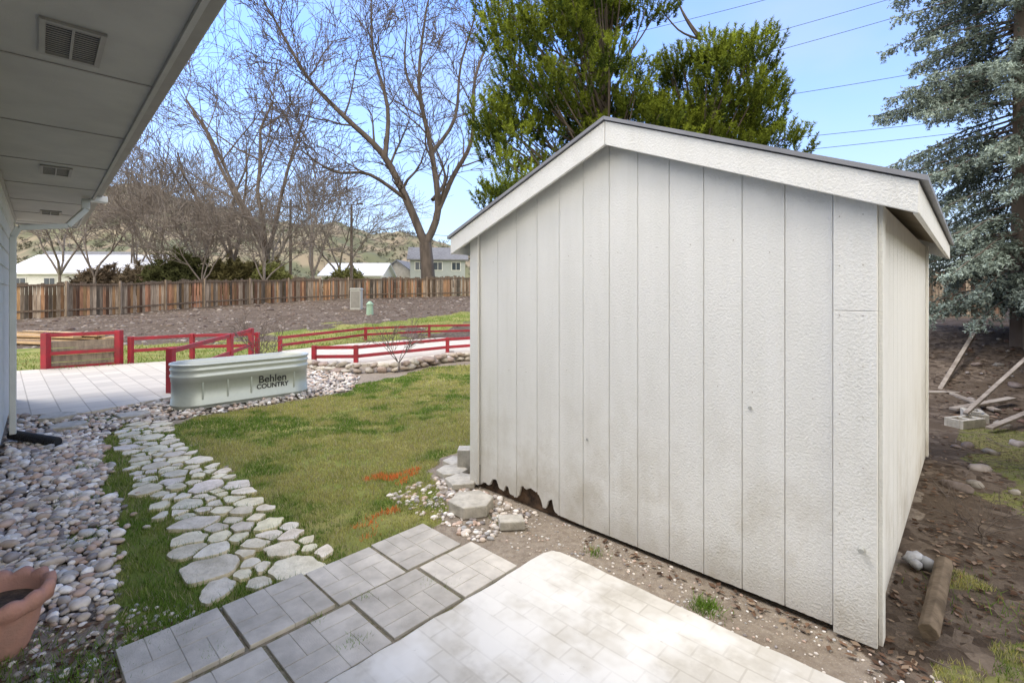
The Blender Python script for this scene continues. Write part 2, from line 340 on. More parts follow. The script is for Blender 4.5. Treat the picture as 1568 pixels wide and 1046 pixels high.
def jit(x0,x1,y0,y1,d,seed):
    r=np.random.default_rng(seed); x,y=np.meshgrid(np.arange(x0,x1,d),np.arange(y0,y1,d)); x=x.ravel();y=y.ravel()
    return x+r.uniform(-.45,.45,len(x))*d,y+r.uniform(-.45,.45,len(x))*d
x,y=jit(-7,-1.6,2.2,10.6,.043,4)
_,k,_,_=zones(x,y); far=np.where(y>5.5,RNG.random(len(x))<.5,True)
nd=x*.7177+y*.6965+.285; k=k&far&(nd>0.02)
x=x[k];y=y[k]; R=RNG.choice([.017,.022,.028,.036,.048],len(x),p=[.27,.3,.24,.14,.05])
# a few stones strayed onto the grass edge
m_=220; i_=RNG.integers(0,len(x),m_); x=np.append(x,x[i_]+RNG.normal(0,.12,m_)+.08); y=np.append(y,y[i_]+RNG.normal(0,.10,m_)); R=np.append(R,RNG.uniform(.012,.028,m_))
rocks('river_rock_bed',np.stack([x,y,terr(x,y)+R*.45+RNG.random(len(x))*.012],1),R,seed=2)
n=420; s=RNG.uniform(-.35,.75,n); t=RNG.uniform(-.62,-.03,n); x=SL[0]+s*.725+t*.688; y=SL[1]-s*.688+t*.725
R=RNG.uniform(.009,.026,n); 
n2=900; s=RNG.uniform(-.2,3.4,n2); t=RNG.uniform(-.5,.0,n2); x2=SL[0]+s*.725+t*.688; y2=SL[1]-s*.688+t*.725; R2=RNG.uniform(.003,.010,n2)
n3=900; x3=RNG.uniform(-2.7,-1.2,n3); y3=RNG.uniform(1.7,2.5,n3); R3=RNG.uniform(.004,.016,n3)
X_=np.concatenate([x,x2,x3]);Y_=np.concatenate([y,y2,y3]);R_=np.concatenate([R,R2,R3])
rocks('gravel',np.stack([X_,Y_,terr(X_,Y_)+R_*.3],1),R_,seed=5)
n=6500; x=RNG.uniform(-30,4,n); y=RNG.uniform(12,45,n); gg,_,mm,_=zones(x,y); k=mm; x=x[k];y=y[k]; R=RNG.uniform(.03,.11,len(x))*np.where(RNG.random(len(x))<.05,1.7,.8)
rocks('mulch_stones',np.stack([x,y,terr(x,y)],1),R,pal=np.array([(.17,.13,.10),(.27,.22,.18),(.10,.07,.055),(.33,.29,.25),(.16,.11,.08)]),flat=.45,seed=6,angular=True)
# ---------------------------------------------------------------- grass
def blades(name,x,y,h,w,C,seed=1,lean=.5):
    r=np.random.default_rng(seed); n=len(x); z=terr(x,y); t=r.uniform(0,6.283,n); l=r.uniform(.1,lean,n)*h; u=r.uniform(0,6.283,n)
    bx,by=np.cos(t)*w/2,np.sin(t)*w/2
    V=np.empty((n,3,3)); V[:,0]=np.stack([x-bx,y-by,z-.003],1); V[:,1]=np.stack([x+bx,y+by,z-.003],1)
    V[:,2]=np.stack([x+np.cos(u)*l,y+np.sin(u)*l,z+h],1)
    CC=np.repeat(C[:,None],3,1).copy(); CC[:,:2]*=.75
    npmesh(name,V.reshape(-1,3),np.arange(3*n).reshape(-1,3),m_blade,CC.reshape(-1,3))
n=700000; x=RNG.uniform(-5,2.6,n); y=RNG.uniform(2.0,11.1,n)
g,_,_,_=zones(x,y); dens=np.clip(1.25-(y-2)/8,.25,1)
k=g&(RNG.random(n)<dens); x=x[k];y=y[k]
ok=np.ones(len(x),bool)
for q in stones:
    qx=[p[0] for p in q]; qy=[p[1] for p in q]
    c=np.where((x>min(qx))&(x<max(qx))&(y>min(qy))&(y<max(qy)))[0]
    if len(c): ok[c[inpoly(x[c],y[c],q)]]=False
instrip=inpoly(x,y,STRIP); patch=fbm(x,y,.30,41); onpath=dist_poly(x,y,PC)<.27
ok&=~(onpath&(patch<.33)); thin=fbm(x,y,.18,44); ok&=(patch>.28)|(RNG.random(len(x))<.35); ok&=(thin>.36)|(RNG.random(len(x))<.5)
x=x[ok];y=y[ok]; instrip=instrip[ok]
lo=fbm(x,y,1.1,51); fi=fbm(x,y,.18,55); yel=np.clip((lo-.42)*4.2+(x+2.3)*.20+(fi-.5)*3.0+.08,0,1)
yel=np.where(instrip,yel*.35,yel)
gc=np.array([.16,.265,.045]); yc=np.array([.53,.49,.16]); C=gc*(1-yel[:,None])+yc*yel[:,None]
C*=RNG.uniform(.65,1.35,(len(x),1)); dry=RNG.random(len(x))<.08+.20*yel; C[dry]=np.array([.60,.52,.32])*RNG.uniform(.7,1.1,(dry.sum(),1))
ORG=[[(-.98,3.14),(-.93,3.33),(-1.02,3.45),(-.86,3.58)],[(-1.10,3.30),(-.95,3.40),(-.84,3.50)],[(-1.0,3.2),(-.86,3.24)],[(-.95,4.10),(-.86,4.32)],[(-1.26,4.17),(-1.17,4.25)],[(-1.04,4.20),(-.86,4.44)]]
do=np.full(len(x),9.)
for P in ORG: do=np.minimum(do,dist_poly(x,y,P))
o=(do+(fi-.5)*.14<.034)&(RNG.random(len(x))<.82); C[o]=np.array([1.0,.31,.10])*RNG.uniform(.8,1.0,(o.sum(),1))
h=RNG.uniform(.014,.038,len(x))*(.7+.65*fbm(x,y,.25,61)); h=np.where(instrip,h*1.25,h)
w=.0042+np.clip(y-3,0,8)*.0014; w=np.where(o,w*1.5,w)
blades('lawn_grass',x,y,h,w,C,3,.9)
n=50000; x=RNG.uniform(-13,6,n); y=RNG.uniform(10,31,n); g,_,_,_=zones(x,y); g&=RNG.random(n)<.75; x=x[g];y=y[g]
yy=np.clip((fbm(x,y,1.2,63)-.4)*4,0,1)[:,None]; C=(np.array([.21,.30,.05])*(1-yy)+np.array([.40,.36,.14])*yy)*RNG.uniform(.6,1.4,(len(x),1)); blades('far_grass',x,y,RNG.uniform(.03,.09,len(x)),.022+0*x,C,4,.8)
n=160000; x=RNG.uniform(1.8,9,n); y=RNG.uniform(1.8,9,n); _,_,_,ms=zones(x,y); ms&=RNG.random(n)<.40; x=x[ms];y=y[ms]
C=np.array([.15,.195,.04])*RNG.uniform(.5,1.4,(len(x),1)); blades('mossy_grass',x,y,RNG.uniform(.008,.024,len(x)),.005+0*x,C,5,1.)
TX=[(.98,2.47,.04,200),(1.0,2.5,.03,120),(-.35,2.62,.03,60),(-1.62,2.3,.08,500),(-1.75,2.1,.12,600),(-2.2,2.0,.14,600),(.52,3.0,.03,60),(-3.9,4.5,.10,500),(-3.3,3.75,.1,400),(-2.75,3.15,.1,350),(-1.3,2.13,.03,150),(-.72,2.2,.03,100),(-1.9,1.95,.1,500),(-5.2,6.1,.15,400),(2.5,2.4,.2,200),(-.05,3.4,.05,50),(-.46,2.63,.02,80),(-.76,2.52,.02,80),(-.95,2.35,.02,60)]
xx=[];yy=[]
for a,b,s,c in TX: xx.append(RNG.normal(a,s,c)); yy.append(RNG.normal(b,s,c))
x=np.concatenate(xx);y=np.concatenate(yy); C=np.array([.18,.29,.05])*RNG.uniform(.6,1.4,(len(x),1)); blades('weeds',x,y,RNG.uniform(.02,.055,len(x)),.005+0*x,C,6,1.1)
def leaves(name,x,y,sz,seed,pal):
    r=np.random.default_rng(seed); n=len(x); z=terr(x,y)+.006+r.random(n)*.012; t=r.uniform(0,6.28,n); V=np.empty((n,4,3)); zz=r.uniform(-.3,.5,(n,4))*sz[:,None]*.5
    for q,(a,b) in enumerate([(-1,0),(0,-.5),(1,0),(0,.5)]):
        V[:,q,0]=x+(a*np.cos(t)-b*np.sin(t))*sz; V[:,q,1]=y+(a*np.sin(t)+b*np.cos(t))*sz; V[:,q,2]=z+zz[:,q]*(1 if q%2 else .6)
    C=pal[r.integers(0,len(pal),n)]*r.uniform(.6,1.2,(n,1))
    npmesh(name,V.reshape(-1,3),np.arange(4*n).reshape(-1,4),m_leaf,np.repeat(C,4,0))
LP=np.array([(.18,.11,.07),(.12,.075,.05),(.26,.19,.13),(.22,.16,.12),(.10,.06,.04),(.07,.045,.03)])
n=11000; s=RNG.uniform(-.5,7.5,n); t=RNG.uniform(-1.2,12,n); s=np.where(t<3.6,2.72+np.abs(s-2.7)*.42,s); x=SL[0]+s*.725+t*.688; y=SL[1]-s*.688+t*.725
_,_,_,ms=zones(x,y); k=(RNG.random(n)<.30+.65*(fbm(x,y,.5,71)>.50))&((~ms)|(RNG.random(n)<.25)); x=x[k];y=y[k]
n=130; s=RNG.uniform(1.2,2.9,n); t=-np.abs(RNG.normal(0,.07,n))-.01; x=np.append(x,SL[0]+s*.725+t*.688); y=np.append(y,SL[1]-s*.688+t*.725)
n=400; x=np.append(x,RNG.uniform(-2.4,-1.3,n)); y=np.append(y,RNG.uniform(1.7,2.35,n))
leaves('dead_leaves',x,y,RNG.uniform(.010,.028,len(x))*np.where(y>6,1.6,1),7,LP)
# ---------------------------------------------------------------- SHED
sh=empty('garden_shed',(SL[0],SL[1],0),FR); WD=2.7; DP=3.5
def rt(X): return 2.10+.407*(min(X,WD-X)+.16)
rr=random.Random(11)
ROT=np.array([(.0,.03),(.10,.035),(.13,.065),(.20,.055),(.24,.12),(.28,.125),(.31,.06),(.36,.055),(.385,.10),(.41,.105),(.425,.05),(.50,.04),(.53,.085),(.545,.15),(.60,.135),(.64,.155),(.70,.14),(.735,.11),(.76,.045),(.79,.05),(.81,.115),(.845,.13),(.865,.05),(.90,.035),(1.1,.03),(3,.03)])
def bottom(X):
    b=np.interp(X,ROT[:,0],ROT[:,1])
    return float(b)+rr.uniform(-.006,.006)*(1 if X<.9 else .2)
mb=MB(); e=.09; pw=.205
while e<2.555:
    e2=min(e+pw,2.56); a,b=e+.0022,e2-.0022; k=26
    bot=[(a+(b-a)*q/k,bottom(a+(b-a)*q/k)) for q in range(k+1)]
    top=[(b,rt(b)-.045)]
    if a<WD/2<b: top.append((WD/2,rt(WD/2)-.045))
    top.append((a,rt(a)-.045)); mb.prism(bot+top,0,.02,'y'); e=e2
mb.prism([(.03,.19),(1.0,.19),(1.0,.05),(WD-.03,.05),(WD-.03,rt(WD)-.06),(WD/2,rt(WD/2)-.06),(.03,rt(0)-.06)],.009,.05,'y')
for x0,x1 in ((WD-.02,WD),(0,.02)):
    e=.0
    while e<DP-.01:
        e2=min(e+pw,DP); mb.box((x0,max(e+.003,.022),.035),(x1,e2-.003,2.05)); e=e2
    xi=WD-.055 if x0>1 else .0095
    mb.box((xi,.055,.05),(WD-.0095 if x0>1 else .055,DP-.02,2.04))
mb.box((.022,DP-.03,.05),(WD-.022,DP-.001,2.05)); mb.prism([(.02,2.05),(WD-.02,2.05),(WD/2,rt(WD/2)-.06)],DP-.03,DP-.001,'y')
mb.obj('siding',m_shed,sh,bevel=.0018,seg=1)
mb=MB()
mb.box((-.012,-.022,.03),(.085,-.001,rt(0)-.05)); mb.box((WD-.145,-.024,1.521),(WD+.022,-.001,rt(WD-.14)-.07)); mb.box((WD-.145,-.0243,.012),(WD+.022,-.001,1.5195)); mb.box((WD+.0225,.0,.02),(WD+.04,.085,2.06))
mb.box((-.021,.0,.03),(-.001,.07,2.06)); mb.box((WD+.001,DP-.08,.03),(WD+.02,DP,2.06))
for s in (0,1):
    def fx(X): return X if s==0 else WD-X
    P=[(-.17,rt(-.17)-.028-.135),(-.17,rt(-.17)-.028),(WD/2-.0015,rt(WD/2)-.028),(WD/2-.0015,rt(WD/2)-.028-.15)]
    mb.prism([(fx(a),b) for a,b in P],-.10,-.078,'y'); mb.prism([(fx(a),b) for a,b in P],DP+.078,DP+.10,'y')
    xa,xb=(-.17,-.148) if s==0 else (WD+.148,WD+.17)
    mb.box((xa,-.076,1.935),(xb,DP+.076,2.065))
mb.obj('trim',m_shed,sh,bevel=.003)
mb=MB()
for s in (0,1):
    def fx(X): return X if s==0 else WD-X
    P=[(-.20,rt(-.20)-.022),(-.20,rt(-.20)),(WD/2-.001,rt(WD/2)),(WD/2-.001,rt(WD/2)-.022)]
    mb.prism([(fx(a),b) for a,b in P],-.115,DP+.115,'y')
m_flash=M('roof_edge_mat',(.26,.26,.27),(.2,.2,.21),5,.5); mb.obj('roof',m_flash,sh)
mb=MB()
for s in (0,1):
    def fx(X): return X if s==0 else WD-X
    P=[(-.147,rt(-.147)-.05),(-.147,rt(-.147)-.024),(WD/2-.002,rt(WD/2)-.024),(WD/2-.002,rt(WD/2)-.044)]
    mb.prism([(fx(a),b) for a,b in P],-.077,DP+.077,'y')
m_deck=M('roof_deck_mat',(.42,.36,.28),(.3,.25,.19),5,.8,stretch=(1,6,1)); mb.obj('roof_deck',m_deck,sh)
mb=MB(); mb.box((.06,.055,-.02),(WD-.06,DP-.05,.14)); mb.box((.03,.030,.0),(1.05,.052,.185)); mb.obj('floor_frame',M('rotted_wood_mat',(.16,.10,.06),(.04,.028,.02),14,.95,.6,40),sh)
mb=MB(); mb.cyl((WD-.035,-.0245,.44),(WD-.035,-.05,.44),.014,.011); mb.cyl((2.18,.001,1.0),(2.18,-.006,1.0),.010,.009); mb.cyl((1.15,.001,.62),(1.15,-.005,.62),.010,.009); mb.obj('knob',m_greymetal,sh)
mb=MB()
for xx_ in (WD-.12,WD-.03):
    for k in range(9): mb.cyl((xx_,-.0235,.12+k*.23),(xx_,-.0262,.12+k*.23),.003,.0028,8)
for k in range(12):
    for zz in (.25,1.05,1.85):
        if rr.random()<.5: q_=.19+k*.205+rr.uniform(-.06,.06); z_=zz+rr.uniform(-.05,.05); mb.cyl((q_,.001,z_),(q_,-.0015,z_),.003,.0028,8)
mb.obj('nail_heads',M('rusty_mat',(.5,.46,.38),(.3,.25,.2),5,.8),sh)
def hexstone(name,c,r,h,rot=0,z=0,mat=m_conc,n=6,sx=1,sy=1):
    mb=MB(); mb.prism([(r*sx*math.cos(rot+2*math.pi*k/n),r*sy*math.sin(rot+2*math.pi*k/n)) for k in range(n)],0,h,'z'); return mb.obj(name,mat,None,(c[0],c[1],z),0,bevel=.008)
hexstone('stepping_stone',(-.30,3.60),.17,.085,.25,0)
hexstone('stepping_stone',(-.42,4.08),.15,.05,.5,0,n=5); hexstone('stepping_stone',(-.53,4.30),.14,.05,.1,0,n=6); hexstone('stepping_stone',(-.52,4.54),.13,.05,.7,0,n=5)
hexstone('concrete_block',(-.42,4.42),.1,.20,.78,0,n=4)
hexstone('concrete_chunk',(-.005,3.34),.10,.06,.9,.0,n=4,sx=1.2,sy=.85)
hexstone('stepping_stone',(-5.75,6.15),.2,.07,.1); hexstone('stepping_stone',(-5.25,5.75),.19,.06,.4); hexstone('stepping_stone',(-4.9,6.3),.19,.05,.4)
# ---------------------------------------------------------------- HOUSE
HR=math.atan2(-.7177,.6965); ho=empty('house',(-.2045,-.1985,0),HR); HX0,HX1=-10.3,6; SO=.75; SZ=2.71
mb=MB(); k=0
z=.18
while z<SZ-.01:
    z2=min(z+.19,SZ); mb.prism([(-.03,z),(.012,z),(.0,z2),(-.03,z2)],HX0,HX1,'x'); z=z2
mb.box((HX0,-7,.0),(HX1,-.032,SZ)); mb.box((HX0-.01,-.09,.1),(HX0+.09,.02,SZ-.002))
mb.obj('walls',m_housewall,ho)
mb=MB(); mb.box((HX0-.02,-7.02,-.1),(HX1+.02,-.028,.175)); mb.obj('foundation',m_conc,ho)
mb=MB(); mb.box((HX0-.56,.002,SZ),(HX1+.5,SO-.035,SZ+.02)); mb.box((HX0-.56,-7.7,SZ),(HX0-.002,.0,SZ+.02))
mb.obj('soffit',m_soffit,ho)
mb=MB(); X0=-10.55
while X0<5: mb.box((X0,.0,SZ-.005),(X0+.018,SO-.036,SZ-.0005)); X0+=1.22
mb.obj('soffit_seams',m_vent,ho)
mb=MB(); mb.box((HX0,.0,SZ-.03),(HX1,.03,SZ-.0056)); mb.box((HX0-.56,SO-.034,SZ-.02),(HX1+.5,SO-.012,SZ+.15)); mb.box((HX0-.585,-7.7,SZ-.02),(HX0-.562,SO-.012,SZ+.15))
mb.obj('fascia',m_soffit,ho)
mb=MB(); mb.box((HX0-.56,SO-.011,SZ+.03),(HX1+.5,SO+.06,SZ+.14)); mb.obj('gutter',m_vent,ho,bevel=.01)
mb=MB()
P=[(SO+.05,SZ+.15),(-3.5,SZ+1.6),(-7.75,SZ+.15),(-7.75,SZ+.13),(-3.5,SZ+1.57),(SO+.05,SZ+.13)]
mb.prism(P,HX0-.6,HX1+.5,'x'); mb.obj('roof',m_roofsh,ho)
mb=MB(); mb.prism([(-.03,SZ),(-3.5,SZ+1.5),(-6.98,SZ)],HX0,HX0+.1,'x'); mb.obj('gable_wall',m_housewall,ho)
mb=MB(); md=MB()
for vx in (-2.9,-6.0,-9.15):
    mb.box((vx-.20,.28,SZ-.014),(vx+.20,.30,SZ-.001)); mb.box((vx-.20,.47,SZ-.014),(vx+.20,.49,SZ-.001)); mb.box((vx-.20,.301,SZ-.014),(vx-.175,.469,SZ-.001)); mb.box((vx+.175,.301,SZ-.014),(vx+.20,.469,SZ-.001))
    mb.box((vx-.174,.38,SZ-.013),(vx+.174,.39,SZ-.0012))
    k=-.165
    while k<.17: mb.box((vx+k,.301,SZ-.007),(vx+k+.007,.379,SZ-.0045)); mb.box((vx+k,.391,SZ-.007),(vx+k+.007,.469,SZ-.0045)); k+=.024
    md.box((vx-.174,.3012,SZ-.004),(vx+.174,.4688,SZ-.0008))
mb.obj('soffit_vents',m_vent,ho); md.obj('vent_openings',m_dark,ho)
mb=MB(); dx=-7.35
pts_=[(dx-.15,.66,SZ-.02),(dx-.1,.66,SZ-.14),(dx-.05,.5,2.36),(dx,.12,2.30),(dx,.075,2.2),(dx,.075,.12)]
for p,q in zip(pts_[:-1],pts_[1:]): mb.beam(p,q,.075,.055)
mb.obj('downspout',m_housewall,ho,bevel=.008)
mb=MB(); mb.box((dx-.25,.70,SZ-.03),(dx-.13,.86,SZ+.04)); mb.obj('eave_lamp_box',m_whitep,ho,bevel=.01)
mb=MB(); p0=Vector((-5.33,5.18,.10)); p1=Vector((-4.72,5.05,.06)); n=22
for k in range(n):
    a=p0.lerp(p1,k/n); b=p0.lerp(p1,(k+.5)/n); c=p0.lerp(p1,(k+1)/n); mb.cyl(a,b,.05); mb.cyl(b,c,.042)
mb.obj('drain_pipe',m_blackp)
def pot():
    n=96; prof=[(.115,0),(.15,.10),(.165,.19),(.165,.20),(.195,.205),(.2,.235),(.195,.26),(.17,.262),(.16,.25),(.155,.19),(.10,.185),(0.001,.185)]
    V=[];F=[]
    for k,(r,z) in enumerate(prof):
        for q in range(n):
            t=2*math.pi*q/n; s=1+(.06*abs(math.cos(t*7)) if 4<=k<=7 else 0); zz=z+(.02*abs(math.cos(t*7)) if 5<=k<=7 else 0); V.append((r*s*math.cos(t),r*s*math.sin(t),zz))
    for k in range(len(prof)-1):
        for q in range(n): F.append((k*n+q,k*n+(q+1)%n,(k+1)*n+(q+1)%n,(k+1)*n+q))
    e=npmesh('terracotta_pot',V,F,m_terra,smooth=True,loc=(-2.31,2.16,0)); 
    mb=MB(); mb.cyl((0,0,.15),(0,0,.20),.15,.15,24); mb.obj('potting_soil',M('potting_soil_mat',(.12,.08,.05),(.05,.035,.025),20,.95,.8,60),e)
pot()
# ---------------------------------------------------------------- STOCK TANK
tk=empty('galvanised_stock_tank',(-4.05,7.35,.02),FR)
def stadium(R,L,off,n=20):
    out=[]
    for k in range(n+1): t=math.pi*k/n; out.append(((R+off)*math.cos(t),L+(R+off)*math.sin(t)))
    for k in range(n+1): t=math.pi+math.pi*k/n; out.append(((R+off)*math.cos(t),-L+(R+off)*math.sin(t)))
    return out
lv=[(.0,0),(.035,0),(.04,.008),(.055,.008),(.06,0),(.12,0),(.125,-.008),(.36,-.008),(.365,0),(.42,0),(.43,.012),(.45,.012),(.46,0),(.51,0),(.52,.012),(.54,.012),(.55,0),(.585,0),(.59,.018),(.61,.02),(.615,.01),(.61,-.006),(.50,-.008)]
V=[];F=[]; 
for z,o in lv: V+=[(x,y,z) for x,y in stadium(.31,.62,o)]
n=42
for k in range(len(lv)-1):
    for q in range(n): F.append((k*n+q,k*n+(q+1)%n,(k+1)*n+(q+1)%n,(k+1)*n+q))
npmesh('tank_shell',V,F,m_galv,parent=tk)
mb=MB(); mb.prism(stadium(.31,.62,-.012),.0,.50,'z'); mb.obj('tank_soil',M('soil_mat',(.12,.08,.05),(.07,.05,.035),10,.95,.6,40),tk)
mb=MB()
for yy_ in (-.62,-.31,0,.62): mb.box((.30,yy_-.012,.125),(.311,yy_+.012,.36))
mb.obj('tank_ribs',m_galv,tk,bevel=.004)
for txt,zz,sz in (('Behlen',.275,.15),('COUNTRY',.19,.095)):
    cu=bpy.data.curves.new('label','FONT'); cu.body=txt; cu.size=sz; cu.extrude=.001; cu.offset=.0024; cu.align_x='CENTER'; o=bpy.data.objects.new('label_text',cu); cu.materials.append(m_blackp)
    o.location=(.3065,.30,zz-.02); o.rotation_euler=(math.pi/2,0,math.pi/2); link(o,tk)
# ---------------------------------------------------------------- red rails
def rail(name,P,h,rails=(1.,.55),board=False,pw=.09):
    root=empty(name,(P[0][0],P[0][1],0)); mb=MB(); o=Vector((P[0][0],P[0][1],0)); L=[Vector((a,b,float(terr(a,b))))-o for a,b in P]
    for p in L: mb.box((p.x-pw/2,p.y-pw/2,p.z-.05),(p.x+pw/2,p.y+pw/2,p.z+h))
    for p,q in zip(L[:-1],L[1:]):
        d=(q-p).normalized()*pw*.52
        for k in rails: mb.beam(p+d+Vector((0,0,h*k-.05)),q-d+Vector((0,0,h*k-.05)),.04,.075)
    mb.obj('rails',m_red,root,bevel=.005)
    if board:
        mb=MB()
        for p,q in zip(L[:-1],L[1:]):
            for k in range(4): mb.beam(p+Vector((.0,.07,.07+k*.15)),q+Vector((0,.07,.07+k*.15)),.03,.135)
        mb.obj('boards',m_oldwood,root)
rail('red_planter_fence',[(-9.76,10.17),(-8.9,11.0)],.78,(1.,.5,.10),True,.12)
rail('red_railing',[(-8.75,11.15),(-7.9,12.0),(-6.5,12.4)],.62)
rail('red_railing',[(-6.55,12.2),(-6.15,10.6),(-5.42,7.72)],.74,(1.,.5),False,.1)
rail('red_railing',[(-6.3,13.2),(-4.97,16.5),(-3.1,18.2),(-1,18.4),(1.5,18)],.46)
rail('red_railing',[(-4.42,10.85),(-3.5,10.9),(-1.7,12.8),(-.6,13.6),(1,14.4)],.45)
P=[];R=[]; E=[(-4.9,11.0),(-4.3,10.3),(-3.3,9.75),(-2.4,9.95),(-1.6,11.3),(-.6,12.0),(.6,12.6)]
for (a,b),(c,d) in zip(E[:-1],E[1:]):
    L=math.hypot(c-a,d-b); m=int(L/.2)
    for k in range(m):
        for lay in range(2): P.append((a+(c-a)*k/m+random.uniform(-.05,.05),b+(d-b)*k/m+random.uniform(-.05,.05)+lay*.08,.05+lay*.09)); R.append(random.uniform(.10,.15))
rocks('stone_edging',P,R,flat=.45,seed=8,pal=np.array([(.5,.45,.37),(.42,.35,.28),(.6,.55,.46),(.38,.3,.25)]),angular=True)
mb=MB()
for k in range(14):
    y0=14.6+random.uniform(0,1.6); mb.beam((-17.5+random.uniform(-.6,.6),y0+1.2,.08+.1*(k%3)),(-13.2+random.uniform(-.5,.5),y0,.08+.1*(k%3)),.24,.06,(1,1,1))
mb.obj('lumber_pile',M('lumber_mat',(.55,.38,.2),(.42,.28,.15),4,.8),bevel=.005)
z=float(terr(-9.6,30)); ub=empty('utility_box',(-9.6,30,z)); mb=MB(); mb.box((-.32,-.25,-.1),(.32,.25,1.2)); mb.prism([(-.36,1.2),(.36,1.2),(.30,1.3),(-.30,1.3)],-.29,.29,'y'); mb.obj('cabinet',m_greymetal,ub,bevel=.02)
mb=MB(); mb.box((-.27,-.262,.1),(.27,-.252,1.1)); mb.cyl((.2,-.262,.6),(.2,-.3,.6),.03); mb.obj('door',m_vent,ub,bevel=.005)
z=float(terr(-7.9,27)); ub=empty('utility_pedestal',(-7.9,27,z)); mb=MB(); mb.cyl((0,0,-.1),(0,0,.55),.2,.17,20); mb.cyl((0,0,.55),(0,0,.62),.21,.2,20); mb.cyl((0,0,.62),(0,0,.75),.18,.06,20); mb.obj('pedestal',m_green,ub,bevel=.01)
# ---------------------------------------------------------------- fences
def fence(name,P,h,seed,bw=.14,gap=.012,grey=.5,base=(.34,.19,.105)):
    r=random.Random(seed); mb=MB(); dv=0; run=1
    for (a,b),(c,d) in zip(P[:-1],P[1:]):
        L=math.hypot(c-a,d-b); ux,uy=(c-a)/L,(d-b)/L; nxx,nyy=uy,-ux; s=0
        while s<L:
            x=a+ux*s; y=b+uy*s; z=float(terr(x,y)); dv=dv*.85+r.gauss(0,.035); run=run*.9+.1*r.uniform(.4,1.6); hh=h+r.uniform(-.04,.04)+dv; t=run*r.choice([.25,.5,.75,1,1.15,1.5])*r.uniform(.85,1.1); gmix=r.random()<grey
            co=(.30*t,.245*t,.19*t) if gmix else (base[0]*t,base[1]*t*r.uniform(.9,1.15),base[2]*t)
            w=bw; x2=x+ux*w; y2=y+uy*w; o=r.uniform(0,.012)
            v=[(x+nxx*o,y+nyy*o,z-.1),(x2+nxx*o,y2+nyy*o,z-.1),(x2+nxx*o-nxx*.02,y2+nyy*o-nyy*.02,z-.1),(x-nxx*.02+nxx*o,y-nyy*.02+nyy*o,z-.1)]
            zt=z+hh; v1=[(p[0],p[1],zt-.45) for p in v]; v2=[(p[0],p[1],zt) for p in v]; vb=v
            dk=tuple(q*.5 for q in (.26,.21,.165)); b0=len(mb.v)
            mb.v+=vb+v1+v2; mb.c+=[tuple(q*.85 for q in co)]*4+[co]*4+[dk]*4
            for u in (0,4):
                for q in range(4): mb.f.append((b0+u+q,b0+u+(q+1)%4,b0+u+4+(q+1)%4,b0+u+4+q))
            mb.f.append((b0+8,b0+9,b0+10,b0+11)); s+=w+gap+(.04 if r.random()<.08 else 0)
        m=max(1,int(L/2.4))
        for k in range(m):
            x0_,y0_=a+ux*L*k/m,b+uy*L*k/m; x1_,y1_=a+ux*L*(k+1)/m,b+uy*L*(k+1)/m; z0_=float(terr(x0_,y0_)); z1_=float(terr(x1_,y1_))
            for hh in (.35,h-.12):
                mb.beam((x0_+nxx*.045,y0_+nyy*.045,z0_+hh),(x1_+nxx*.045,y1_+nyy*.045,z1_+hh),.04,.09,(.16,.12,.09))
            mb.beam((x0_+nxx*.09,y0_+nyy*.09,z0_-.1),(x0_+nxx*.09,y0_+nyy*.09,z0_+h+.08),.1,.1,(.30,.24,.18))
    return mb.obj(name,m_wood)
fence('wooden_fence',[(-36,19),(-27,23.5),(-23.6,25.7),(-20.6,32.5),(-17.5,38),(-14,41.5),(-11,43.5),(-4.6,45.5),(6,46.5),(16,44)],1.8,21)
fence('wooden_fence',[(4.75,4.05),(7.5,6.94),(13.4,13.2)],1.75,22,grey=.9,base=(.22,.18,.14))
fence('wooden_fence',[(5,16.5),(15.5,15)],1.5,23,grey=.7,base=(.14,.09,.06))
# ---------------------------------------------------------------- trees
def tubes(name,segs,mat,parent=None,k=5,loc=(0,0,0)):
    A=np.array(segs,float); p0=A[:,0:3];p1=A[:,3:6];r0=A[:,6];r1=A[:,7]; d=p1-p0; d/=np.linalg.norm(d,axis=1)[:,None]+1e-9
    ref=np.where(np.abs(d[:,2:3])<.9,np.array([[0,0,1.]]),np.array([[1.,0,0]])); a=np.cross(d,ref); a/=np.linalg.norm(a,axis=1)[:,None]; b=np.cross(d,a)
    t=np.arange(k)*2*math.pi/k; ring=a[:,None]*np.cos(t)[None,:,None]+b[:,None]*np.sin(t)[None,:,None]
    V=np.concatenate([p0[:,None]+ring*r0[:,None,None],p1[:,None]+ring*r1[:,None,None]],1); n=len(A)
    q=np.arange(k); f=np.stack([q,(q+1)%k,(q+1)%k+k,q+k],1); F=(f[None]+(np.arange(n)*2*k)[:,None,None]).reshape(-1,4)
    return npmesh(name,V.reshape(-1,3),F,mat,smooth=True,parent=parent,loc=loc)
